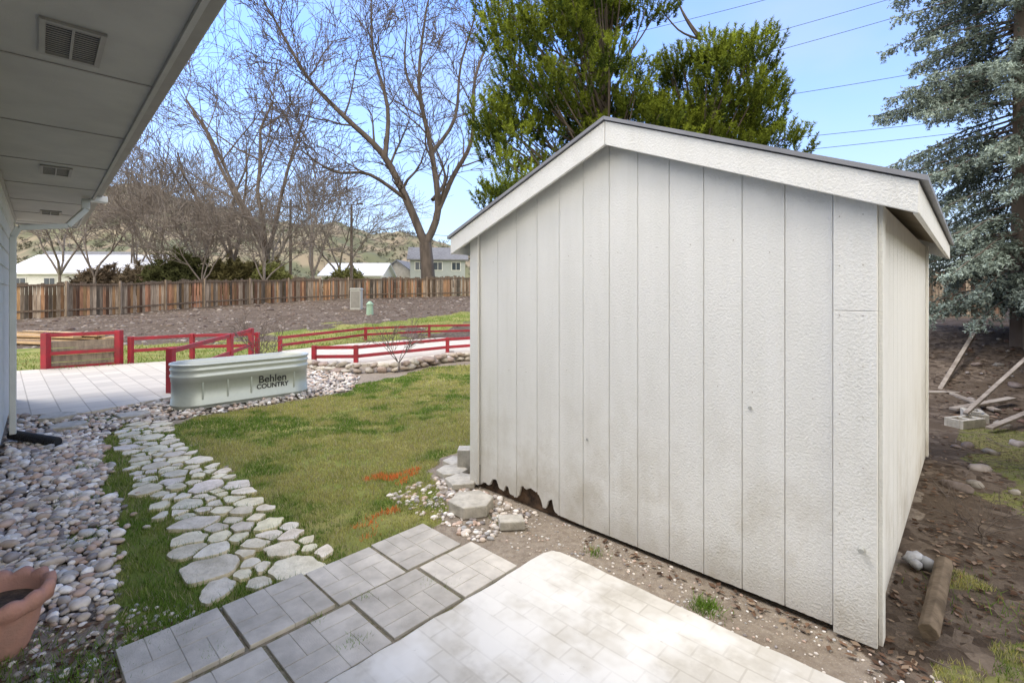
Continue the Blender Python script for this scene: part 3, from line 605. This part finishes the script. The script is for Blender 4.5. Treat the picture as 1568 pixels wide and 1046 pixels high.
def grow(segs,p,d,L,r,lev,mx,R,up=.12,wig=.16,minr=.012,nch=1.25):
    stack=[(p,d,L,r,lev)]
    while stack:
        p,d,L,r,lev=stack.pop(); ns=5 if lev<2 else (4 if lev<mx else 3); x,y,z=p; dx,dy,dz=d; rr0=r
        for i in range(ns):
            dx+=R.gauss(0,wig); dy+=R.gauss(0,wig); dz+=R.gauss(0,wig)+up*(.3 if lev<mx-1 else .15); l=math.sqrt(dx*dx+dy*dy+dz*dz); dx/=l;dy/=l;dz/=l
            s=L/ns; r1=max(minr,r*(1-.6*(i+1)/ns)); q=(x+dx*s,y+dy*s,z+dz*s); segs.append((x,y,z,*q,rr0,r1)); x,y,z=q; rr0=r1
            if lev<mx and (i>=1 or (lev>=2 and R.random()<.5)):
                for c in range(1 if R.random()>nch-1 else 2):
                    ax,ay,az=R.gauss(0,1),R.gauss(0,1),R.gauss(0,.7); dt=ax*dx+ay*dy+az*dz; ax-=dt*dx;ay-=dt*dy;az-=dt*dz; m=math.sqrt(ax*ax+ay*ay+az*az)+1e-6; an=R.uniform(.4,.9); cs,sn=math.cos(an),math.sin(an)
                    stack.append(((x,y,z),(dx*cs+ax/m*sn,dy*cs+ay/m*sn,dz*cs+az/m*sn+.08),L*R.uniform(.45,.72),max(minr,rr0*R.uniform(.4,.62)),lev+1))
def limb(segs,pts,r0,r1):
    out=[]; n=len(pts)-1; sub=4; C=[]
    for i in range(n):
        P0=Vector(pts[max(i-1,0)]);P1=Vector(pts[i]);P2=Vector(pts[i+1]);P3=Vector(pts[min(i+2,n)])
        for k in range(sub):
            t=k/sub; C.append(.5*((2*P1)+(P2-P0)*t+(2*P0-5*P1+4*P2-P3)*t*t+(-P0+3*P1-3*P2+P3)*t**3))
    C.append(Vector(pts[-1])); m=len(C)-1
    for i in range(m):
        a=r0+(r1-r0)*i/m; b=r0+(r1-r0)*(i+1)/m; segs.append((*C[i],*C[i+1],a,b)); out.append((tuple(C[i+1]),tuple((C[i+1]-C[i]).normalized()),b))
    return out
def bare(name,base,H,seed,spread=.5,stems=3,mx=4,r=None,lean=(0,0),minr=.02,mat=None,nch=1.1):
    R=random.Random(seed); segs=[]; z=float(terr(*base)); r=r or H*.014; th=H*.16
    p=limb(segs,[(0,0,-.3),(lean[0]*th*.5,lean[1]*th*.5,th)],r*1.15,r*.9)[-1][0]
    for s in range(stems):
        t=2*math.pi*(s+R.random()*.6)/stems; grow(segs,p,(math.cos(t)*spread+lean[0],math.sin(t)*spread+lean[1],1),H*.62,r*.72,1,mx,R,minr=minr,nch=nch,wig=.12)
    e=empty(name,(base[0],base[1],z)); tubes('branches',segs,mat or m_bark,e,4); return e
R=random.Random(5); segs=[]; by=48
def q(x,z,dy=0): return (x+8.3,dy,z-1.4)
t0=limb(segs,[q(-8.3,1.0),q(-8.35,3.4),q(-8.6,6.6)],.85,.62)
LB=[([q(-8.6,6.4),q(-10.25,10.6,-.5),q(-12.5,15.1,-1),q(-15.9,18.4,-2),q(-19.3,22.0,-2),q(-22,27,-3)],.46,.10),
    ([q(-8.6,6.4),q(-7.4,10,.5),q(-8.1,15.8,1),q(-9.4,22.9,1),q(-8.8,31,2)],.44,.10),
    ([q(-7.6,9.4,.4),q(-5.8,13.2,0),q(-3.9,16.5,-1),q(-3.5,22,-2),q(-1.5,27,-2)],.30,.08),
    ([q(-12.3,14.8,-1),q(-12.3,20,0),q(-14,26,1),q(-14.5,32,2)],.27,.07),
    ([q(-10.3,10.8,-.5),q(-13.5,12.9,-2),q(-16.5,12.9,-3),q(-19,14.5,-4)],.22,.06),
    ([q(-8.1,15.8,1),q(-6,20,3),q(-5.5,26,4),q(-4,31,4)],.24,.07),
    ([q(-9.0,20.5,1),q(-11.2,25,3),q(-11,30,3)],.2,.06),
    ([q(-8.0,11,.8),q(-7.0,14,3),q(-9.5,20,6)],.22,.06)]
for P_,a,b in LB:
    o=limb(segs,P_,a,b)
    for i_,(p,d,rad) in enumerate(o[3:]):
        if R.random()<.85:
            ang=R.uniform(.5,1.1); a3=Vector((R.gauss(0,1),R.gauss(0,1),R.gauss(0,.6))); dv=Vector(d); a3-=a3.dot(dv)*dv; a3.normalize(); nd_=dv*math.cos(ang)+a3*math.sin(ang)+Vector((0,0,.15))
            grow(segs,p,tuple(nd_),R.uniform(3,6),rad*.42,3,5,R,minr=.021,nch=1.95)
    grow(segs,o[-1][0],o[-1][1],5,o[-1][2],3,5,R,minr=.02,nch=1.95)
e=empty('bare_cottonwood_tree',(-8.3,by,1.4)); m_bark2=M('dark_bark_mat',(.065,.052,.042),(.125,.10,.082),2,.9,stretch=(1,1,.3)); tubes('branches',segs,m_bark2,e,5)
m_bark3=M('grey_bark_mat',(.16,.135,.115),(.24,.205,.175),2,.9)
T=[((-26,52),27,.36,4,5,(-.12,0),None),((-31,55),22,.36,3,5,(-.3,0),None),((-20.5,50),13,.4,3,4,(0,0),m_bark3),((-43,50),12,.5,3,4,(.05,0),m_bark3),((-38,60),16,.5,4,4,(.0,0),m_bark3),
   ((-48,62),15,.5,4,4,(0,0),m_bark3),((-24,68),15,.5,4,4,(0,0),m_bark3),((-30,47),8,.7,4,4,(0,0),m_bark3),((-36,50),10,.7,5,4,(0,0),m_bark3),((-54,58),15,.5,4,4,(0,0),m_bark3),((-23.5,46),8,.6,4,4,(.1,0),m_bark3),
   ((-33,66),16,.5,4,4,(0,0),m_bark3),((-44,70),15,.5,4,4,(0,0),m_bark3)]
for k,(b_,H,sp,st,mx,ln,mt) in enumerate(T): bare('bare_tree',b_,H,30+k,sp,st,mx,lean=ln,minr=.021,mat=mt,nch=1.15 if mx==5 else 1.7)
bare('bare_shrub',(-2.35,10.1),1.0,80,.9,6,3,r=.012,minr=.004); bare('bare_shrub',(-6.9,12.9),1.0,81,.8,6,3,r=.012,minr=.004); bare('bare_shrub',(-4.7,9.3),.9,82,.6,5,3,r=.01,minr=.004); bare('bare_shrub',(3.0,3.1),.35,83,1.3,5,3,r=.006,minr=.0015)
def tuftmesh(name,base,axis,length,rad,C,nn,nl,nw,seed,parent=None,spreadk=.8,mat=None):
    """bottle-brush clusters: nn needles each"""
    r=np.random.default_rng(seed); n=len(base); axis=axis/np.linalg.norm(axis,axis=1)[:,None]
    ref=np.where(np.abs(axis[:,2:3])<.9,np.array([[0,0,1.]]),np.array([[1.,0,0]])); a=np.cross(axis,ref); a/=np.linalg.norm(a,axis=1)[:,None]; b=np.cross(axis,a)
    t=r.uniform(0,1,(n,nn)); th=r.uniform(0,6.283,(n,nn)); rd=a[:,None]*np.cos(th)[...,None]+b[:,None]*np.sin(th)[...,None]
    p=base[:,None]+axis[:,None]*(t*length[:,None])[...,None]
    dr=rd*spreadk+axis[:,None]*r.uniform(.35,.9,(n,nn,1)); dr/=np.linalg.norm(dr,axis=2)[...,None]
    L=(nl*r.uniform(.7,1.25,(n,nn))*rad[:,None])[...,None]; tip=p+dr*L
    sd=np.cross(dr,r.normal(0,1,(n,nn,3))); sd/=np.linalg.norm(sd,axis=2)[...,None]+1e-9; w=nw*rad[:,None,None]
    V=np.stack([p-sd*w,p+sd*w,tip],2).reshape(-1,3); CC=np.repeat((C[:,None]*r.uniform(.75,1.25,(n,nn,1)))[:,:,None],3,2).copy(); CC[:,:,:2]*=.7; 
    return npmesh(name,V,np.arange(len(V)).reshape(-1,3),mat or m_leaf,CC.reshape(-1,3),parent=parent)
# --- pine tree behind shed
pe=empty('pine_tree',(3.4,14.2,0)); R=np.random.default_rng(12)
ELL=[((-1.9,-.6,8.6),(2.5,2.2,3.4),92),((-.6,-.2,11.2),(2.2,2.0,2.4),46),((2.5,0,7.5),(2.0,1.9,1.8),62),((-3.3,-.6,5.6),(1.3,1.5,1.9),30),((.2,.2,5.9),(2.8,2,1.7),58),((3.5,0,5.6),(1.4,1.4,1.1),24)]
cl=[];segs=[]; 
for (c,rd,n) in ELL:
    k=0
    while k<n:
        v=R.normal(0,1,3); v/=np.linalg.norm(v); v*=R.uniform(.3,1)**.6; p=np.array(c)+v*np.array(rd); cl.append((p,v)); k+=1
limb(segs,[(0,0,-.2),(-.2,0,2.5),(-.5,0,5),(-.8,-.1,8),(-.8,0,12)],.26,.05); limb(segs,[(-.1,0,3.0),(1.2,0,4.5),(2.2,0,6),(2.6,0,8.2)],.16,.04)
B=[];A=[];Ln=[];Rd=[];Cc=[]
for p,v in cl:
    sx=-.6 if p[0]<.8 else 2.1; zz=max(2.8,p[2]-1.4-R.uniform(0,1)); limb(segs,[(sx*min(1,zz/5),0,zz),((sx+p[0])/2,p[1]/2,(zz+p[2])/2-.25),tuple(p)],.04,.012)
    cr=R.uniform(.40,.70); n=int(42*cr/.6); d=R.normal(0,1,(n,3)); d/=np.linalg.norm(d,axis=1)[:,None]; rr_=R.uniform(.25,1,(n,1))**.5
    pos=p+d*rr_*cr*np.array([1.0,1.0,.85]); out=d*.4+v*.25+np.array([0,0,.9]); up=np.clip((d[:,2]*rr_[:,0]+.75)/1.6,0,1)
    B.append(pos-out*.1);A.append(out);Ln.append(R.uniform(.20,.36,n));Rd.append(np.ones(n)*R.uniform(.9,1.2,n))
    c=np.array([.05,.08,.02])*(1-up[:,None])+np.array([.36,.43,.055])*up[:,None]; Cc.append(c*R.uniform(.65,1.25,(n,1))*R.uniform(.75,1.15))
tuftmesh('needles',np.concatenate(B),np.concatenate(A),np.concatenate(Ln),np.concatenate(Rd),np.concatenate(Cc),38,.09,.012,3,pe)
tubes('trunk_and_limbs',segs,m_bark,pe)
# --- blue spruce
se=empty('blue_spruce_tree',(9.1,8.7,float(terr(9.1,8.7)))); R=np.random.default_rng(33); segs=[]; limb(segs,[(0,0,-.2),(0,0,6),(0,0,14.5)],.2,.03)
B=[];A=[];Ln=[];Cc=[]; z=.75
while z<11:
    rad=2.45*(1-z/15.5)**.75*(.75 if z<1.2 else 1); nb=11
    for k in range(nb):
        t=R.uniform(0,6.283); L=rad*R.uniform(.65,1.12); zz=z+R.uniform(-.14,.14); rise=.10 if z>4 else -.05
        P_=[(0,0,zz+.25),(math.cos(t)*L*.5,math.sin(t)*L*.5,zz+.12+rise*L*.3),(math.cos(t)*L,math.sin(t)*L,zz-.18*L*.6+rise*L)]
        o=limb(segs,P_,.022,.006)
        m=int(L/.075); sd=np.array([-math.sin(t),math.cos(t),0]); fw=np.array([math.cos(t),math.sin(t),0])
        pts3=np.array([P_[0]]+[q_[0] for q_ in o])
        for i_ in range(2,m+1):
            f=i_/m*(len(pts3)-1); i0=min(int(f),len(pts3)-2); p=pts3[i0]*(1-(f-i0))+pts3[i0+1]*(f-i0)
            for s_ in (-1,1):
                if R.random()<.92 and i_/m>.2:
                    ln=(.14+.32*(1-i_/m)+.05)*R.uniform(.6,1.2); d=fw*.6+sd*s_*R.uniform(.4,1.0)+np.array([0,0,R.uniform(-1.1,.1)])
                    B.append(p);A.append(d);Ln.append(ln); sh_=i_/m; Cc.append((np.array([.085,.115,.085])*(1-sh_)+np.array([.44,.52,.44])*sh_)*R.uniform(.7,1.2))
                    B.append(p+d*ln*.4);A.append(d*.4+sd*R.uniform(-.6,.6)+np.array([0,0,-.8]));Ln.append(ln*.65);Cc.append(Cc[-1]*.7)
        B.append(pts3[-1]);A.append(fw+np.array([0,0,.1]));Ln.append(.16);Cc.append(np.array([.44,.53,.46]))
    z+=.28
B=np.array(B);A=np.array(A);Ln=np.array(Ln);Cc=np.array(Cc)
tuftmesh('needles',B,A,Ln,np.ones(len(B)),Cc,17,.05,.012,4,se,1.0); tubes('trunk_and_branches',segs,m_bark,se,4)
def bush(name,c,rd,n,sz,colr,seed):
    R=np.random.default_rng(seed); v=R.normal(0,1,(n,3)); v/=np.linalg.norm(v,axis=1)[:,None]; v[:,2]=np.abs(v[:,2]); lump=1+.35*(fbm(v[:,0]*3+seed,v[:,1]*3+v[:,2]*2,.6,seed)-.5)*2
    p=v*(R.uniform(.3,1,(n,1))**.4)*lump[:,None]*np.array(rd)
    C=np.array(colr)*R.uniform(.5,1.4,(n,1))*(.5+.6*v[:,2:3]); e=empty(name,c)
    tuftmesh('foliage',p,v+np.array([0,0,.5]),np.full(n,sz),np.full(n,1.),C,10,sz,.06*sz/.4,seed,e)
for k,(x,y,rx,rz,cc) in enumerate([(-33.5,49,3.0,4.4,(.12,.13,.055)),(-29,51,3.0,3.6,(.18,.16,.07)),(-26.5,53,2.2,3.4,(.22,.18,.10)),(-24,49,1.8,2.8,(.24,.25,.09)),(-20.5,60,2.5,3,(.24,.24,.09)),(-37,53,2.6,3.4,(.2,.15,.10)),(-41,54,2.6,3.0,(.24,.19,.13)),(-47,56,2.8,3.2,(.22,.17,.12))]):
    bush('evergreen_bush',(x,y,1.3),(rx,rx,rz),700,.5,cc,90+k)
# ---------------------------------------------------------------- hills
def hillz(X,Y):
    rid=np.interp(X/Y*400,[-900,-421,-350,-314,-260,-215,-180,-99,-45,60,300,700],[66,74,84,86,78,68,60,46,36,22,14,10])
    Z=rid*(Y/400)*sstep((Y-240)/190)+ (fbm(X,Y,70,81)-.5)*34*sstep((Y-240)/120)+(fbm(X,Y,22,85)-.5)*12*sstep((Y-240)/80)
    return np.where(Y>460,Z-(Y-460)*.15,Z)
hx=np.linspace(-900,700,300); hy=np.linspace(240,760,130); X,Y=np.meshgrid(hx,hy); Z=hillz(X,Y)
nx,ny=len(hx),len(hy); i,j=np.meshgrid(np.arange(nx-1),np.arange(ny-1)); a=(j*nx+i).ravel(); F=np.stack([a,a+1,a+nx+1,a+nx],1)
m_hill=M('hill_mat',(.26,.215,.15),(.14,.145,.09),.045,.95,lo=.42,hi=.58,spec=.1)
npmesh('hills',np.stack([X.ravel(),Y.ravel(),Z.ravel()],1),F,m_hill,smooth=True)
R=np.random.default_rng(77); P_=[];C_=[];L_=[]
for k in range(50):
    x=R.uniform(-230,60); y=R.uniform(130,240); h=R.uniform(3,8); n=60; v=R.normal(0,1,(n,3)); v/=np.linalg.norm(v,axis=1)[:,None]
    P_.append(np.array([x,y,2+h*.5])+v*np.array([h*.55,h*.55,h*.55])); C_.append(np.tile(np.array([.22,.175,.13]) if k%3 else np.array([.14,.15,.085]),(n,1))*R.uniform(.7,1.3,(n,1)))
for k in range(2600):
    x=R.uniform(-480,60); y=R.uniform(255,480)
    if fbm(np.array([x]),np.array([y]),60,88)[0]<.45: continue
    z=float(hillz(np.array([x]),np.array([y]))[0]); n=5; P_.append(np.array([x,y,z+.8])+R.normal(0,1.3,(n,3))); C_.append(np.tile(np.array([.10,.10,.07]),(n,1))*R.uniform(.7,1.3,(n,1)))
P_=np.concatenate(P_);C_=np.concatenate(C_); tuftmesh('distant_trees',P_,R.normal(0,1,P_.shape)+np.array([0,0,1]),np.full(len(P_),1.5),np.ones(len(P_)),C_,9,1.8,.16,8)
# ---------------------------------------------------------------- neighbouring buildings
def building(name,c,w,d,h,rh,wall,roof,wins,rot=0,ridge='x',rows=1):
    e=empty(name,c,rot); mb=MB(); mb.box((-w/2,-d/2,0),(w/2,d/2,h))
    if ridge=='x':
        for s in (-1,1): mb.prism([(-d/2,h),(d/2,h),(0,h+rh)],s*(w/2)-.02*s,s*(w/2)-.2*s,'x')
    else:
        for s in (-1,1): mb.prism([(-w/2,h),(w/2,h),(0,h+rh)],s*(d/2)-.02*s,s*(d/2)-.2*s,'y')
    mb.obj('walls',wall,e); mb=MB()
    a,b=(d/2,w/2) if ridge=='x' else (w/2,d/2); o=.5; k=rh/a
    for s in (-1,1): mb.prism([(s*(a+o),h-k*o),(s*.01,h+rh),(s*.01,h+rh+.2),(s*(a+o),h-k*o+.2)],-b-o,b+o,'x' if ridge=='x' else 'y')
    mb.obj('roof',roof,e); mf=MB(); mg=MB()
    for r_ in range(rows):
        for k_ in range(wins):
            x=-w/2+w*(k_+.5)/wins; z=1.0+r_*2.8; mf.box((x-.75,-d/2-.06,z),(x+.75,-d/2-.01,z+1.4)); mg.box((x-.63,-d/2-.09,z+.12),(x-.04,-d/2-.065,z+1.28)); mg.box((x+.04,-d/2-.09,z+.12),(x+.63,-d/2-.065,z+1.28))
    mf.obj('window_frames',m_whitep,e); mg.obj('windows',m_glass,e)
m_wr=M('white_roof_mat',(.80,.80,.80),(.70,.70,.71),.8,.6); m_bg=M('blue_grey_wall_mat',(.40,.43,.44),(.36,.39,.40),2,.8); m_dr=M('dark_roof_mat',(.20,.20,.205),(.14,.14,.145),3,.9)
building('white_roof_building',(-53,64,1.2),18,9,3.0,2.3,m_whitep,m_wr,5); building('white_house',(-24.5,78,1.4),9,8,3.0,1.9,m_whitep,m_wr,3)
building('two_storey_house',(-12.2,80,1.4),8.5,8,5.6,2.0,m_bg,m_dr,3,.15,'x',2); building('grey_house',(-78,90,1.2),14,9,5,3,m_whitep,m_dr,4,.1,'x',1)
building('brown_house',(-19.5,90,1.4),7,8,3.6,2.4,M('tan_wall_mat',(.48,.44,.38),None,2,.8),m_dr,3,-.2,'y',1)
sl=empty('street_lamp',(-18.5,56,1.3)); mb=MB(); mb.cyl((0,0,0),(0,0,10.6),.19,.13,10); mb.cyl((0,0,10.5),(.9,0,10.65),.07,.05,8); mb.box((.7,-.12,10.55),(1.3,.12,10.73)); mb.cyl((0,0,0),(0,0,.4),.22,.22,10); mb.obj('pole_and_arm',m_bark,sl)
up=empty('utility_pole',(-31,68,1.3)); mb=MB(); mb.cyl((0,0,0),(0,0,13.5),.22,.16,10); mb.box((-1.2,-.07,12.4),(1.2,.07,12.6))
for k in (-1.1,-.4,.4,1.1): mb.cyl((k,0,12.6),(k,0,12.8),.05,.05,8)
mb.obj('pole_and_crossarm',m_bark,up)
def wire(segs,a,b,sag,r=.012,n=24):
    a=Vector(a);b=Vector(b); L=None
    for k in range(n+1):
        t=k/n; p=a.lerp(b,t)-Vector((0,0,sag*4*t*(1-t)))
        if L: segs.append((*L,*p,r,r))
        L=p
segs=[]
for (a,b,s) in [((4,24,11.3),(26,19,15.8),.3),((4,25,12.6),(26,20,17),.3),((4,24,14.0),(26,20,18.3),.3),((4,22,9.4),(28,19,12.6),.3),((4,22,7.9),(28,19,9.8),.25),((4,22,7.3),(28,19,9.3),.25)]: wire(segs,a,b,s)
pw=empty('power_lines',(0,0,0)); tubes('wires',segs,m_wire,pw,5)
segs=[]; wire(segs,(-31,68,13.9),(-8,76,10.5),.8,.03); wire(segs,(-31,68,13.9),(-70,66,14.5),.8,.03); tubes('distant_wires',segs,m_wire,pw,4)
mb=MB(); mb.cyl((28.1,19,-.2),(28.1,19,19),.16,.12,10); mb.cyl((3.9,24,-.2),(3.9,24,14.5),.14,.1,10); mb.obj('poles',m_oldwood,pw)
# ---------------------------------------------------------------- debris right of shed
mb=MB(); R=random.Random(4); a=Vector((1.90,2.22,.05)); b=Vector((2.47,2.78,.06)); n=9; vs=[]
for k in range(2):
    c=a if k==0 else b
    for q_ in range(n):
        t=2*math.pi*q_/n; rr_=.048*(1 if math.sin(t)>-.3 else .7)*R.uniform(.8,1.15); d=(b-a).normalized(); sd=d.cross(Vector((0,0,1))); vs.append(c+sd*math.cos(t)*rr_+Vector((0,0,1))*math.sin(t)*rr_)
mb.add(vs,[tuple(range(n)),tuple(range(2*n-1,n-1,-1))]+[(k,(k+1)%n,(k+1)%n+n,k+n) for k in range(n)]); mb.obj('split_log',M('log_mat',(.20,.15,.10),(.09,.065,.04),9,.95,.8,20,(1,1,1)),bevel=.004)
rocks('crumpled_plastic',[(2.36,2.86,.05),(2.40,2.81,.04),(2.33,2.80,.04)],[.05,.045,.035],pal=np.array([(.45,.46,.48)]),flat=.8,seed=9,angular=True)
mb=MB(); mb.beam((6.6,7.5,.1),(9.4,9.6,1.25),.06,.06); mb.beam((5.6,6.0,.12),(7.6,6.9,.95),.05,.03); mb.beam((6.3,7.4,.10),(7.3,7.3,.12),.12,.03); mb.beam((5.9,6.5,.06),(6.9,6.7,.16),.1,.03); mb.beam((5.5,5.6,.05),(6.7,6.1,.2),.07,.03); mb.beam((6.4,6.4,.06),(6.6,7.3,.1),.09,.03); mb.beam((7.6,9.0,.3),(8.5,8.2,.35),.1,.04); mb.obj('scrap_lumber',M('grey_board_mat',(.38,.33,.27),(.22,.18,.145),4,.9,stretch=(1,1,4)),bevel=.004)
R=random.Random(14); mb=MB()
for k in range(110):
    s=R.uniform(2.85,5); t=R.uniform(-.5,9); x=SL[0]+s*.725+t*.688; y=SL[1]-s*.688+t*.725; L=R.uniform(.08,.5); an=R.uniform(0,6.28); z=float(terr(x,y))+.012; mb.cyl((x,y,z),(x+L*math.cos(an),y+L*math.sin(an),float(terr(x+L*math.cos(an),y+L*math.sin(an)))+R.uniform(.01,.05)),R.uniform(.002,.006),.0015,5)
mb.obj('fallen_twigs',m_bark)
P_=[];R_=[]
for k in range(260): s=R.uniform(2.9,6.5); t=R.uniform(2.5,11); P_.append((SL[0]+s*.725+t*.688,SL[1]-s*.688+t*.725,0)); R_.append(R.choice([.02,.03,.04,.06,.09]))
P_=np.array(P_); P_[:,2]=terr(P_[:,0],P_[:,1])+.01; rocks('rubble',P_,R_,flat=.6,seed=10,pal=np.array([(.28,.25,.23),(.22,.18,.16),(.34,.31,.27),(.22,.14,.11)]),angular=True)
for k,(x,y,rz) in enumerate([(5.5,5.9,.3),(5.9,6.2,1.0)]):
    mb=MB(); mb.box((-.2,-.1,0),(.2,-.06,.11)); mb.box((-.2,.06,0),(.2,.1,.11)); 
    for a_ in (-.2,-.02,.16): mb.box((a_,-.059,0),(a_+.04,.059,.108))
    mb.obj('cinder_block',m_conc,None,(x,y,float(terr(x,y))-.01),rz,bevel=.004)
# ---------------------------------------------------------------- world, sun, camera
az=math.atan2(-.88,.22); el=math.radians(61)
w=bpy.data.worlds.new('World'); S.world=w; w.use_nodes=True; nt=w.node_tree; bg=nt.nodes['Background']
sky=nt.nodes.new('ShaderNodeTexSky'); sky.sky_type='NISHITA'; sky.sun_disc=False; sky.sun_elevation=el; sky.sun_rotation=az; sky.air_density=1.3; sky.dust_density=.3; sky.ozone_density=2.5
tc=nt.nodes.new('ShaderNodeTexCoord'); mp=nt.nodes.new('ShaderNodeMapping'); mp.inputs['Scale'].default_value=(1,1,2.2); nt.links.new(tc.outputs['Generated'],mp.inputs[0])
nz=noise(nt,mp.outputs[0],1.6,5,.5); cm=ramp(nt,nz,.45,.82)
sp=nt.nodes.new('ShaderNodeSeparateXYZ'); nt.links.new(tc.outputs['Generated'],sp.inputs[0]); hz=ramp(nt,sp.outputs[2],.46,.0)
mx=N(nt,'ShaderNodeMath',operation='MAXIMUM'); nt.links.new(mixval(nt,cm,.6),mx.inputs[0]); nt.links.new(mixval(nt,hz,.80),mx.inputs[1])
blue=mixc(nt,1.0,sky.outputs[0],(1.65,2.0,2.85),'MULTIPLY')
c=mixc(nt,mx.outputs[0],blue,(6.1,6.8,7.6))
# added fill light: unseen sky half behind the camera brightened to light the gable
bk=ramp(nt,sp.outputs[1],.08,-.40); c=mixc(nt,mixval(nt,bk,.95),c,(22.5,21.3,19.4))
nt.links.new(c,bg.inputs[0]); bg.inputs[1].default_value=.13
L=bpy.data.lights.new('sun','SUN'); L.energy=2.6; L.angle=math.radians(22); L.color=(1,.93,.82); lo_=bpy.data.objects.new('sun',L); link(lo_)
sd=Vector((math.sin(az)*math.cos(el),math.cos(az)*math.cos(el),math.sin(el))); lo_.rotation_euler=sd.to_track_quat('Z','Y').to_euler()
cam=bpy.data.cameras.new('camera'); cam.sensor_width=36; cam.lens=17.08; cam.shift_y=-.0466; cam.clip_start=.02; cam.clip_end=3000
co=bpy.data.objects.new('camera',cam); co.location=(0,0,1.6); co.rotation_euler=(math.pi/2,0,0); link(co); S.camera=co
S.view_settings.view_transform='Standard'; S.view_settings.look='None'; S.view_settings.exposure=0
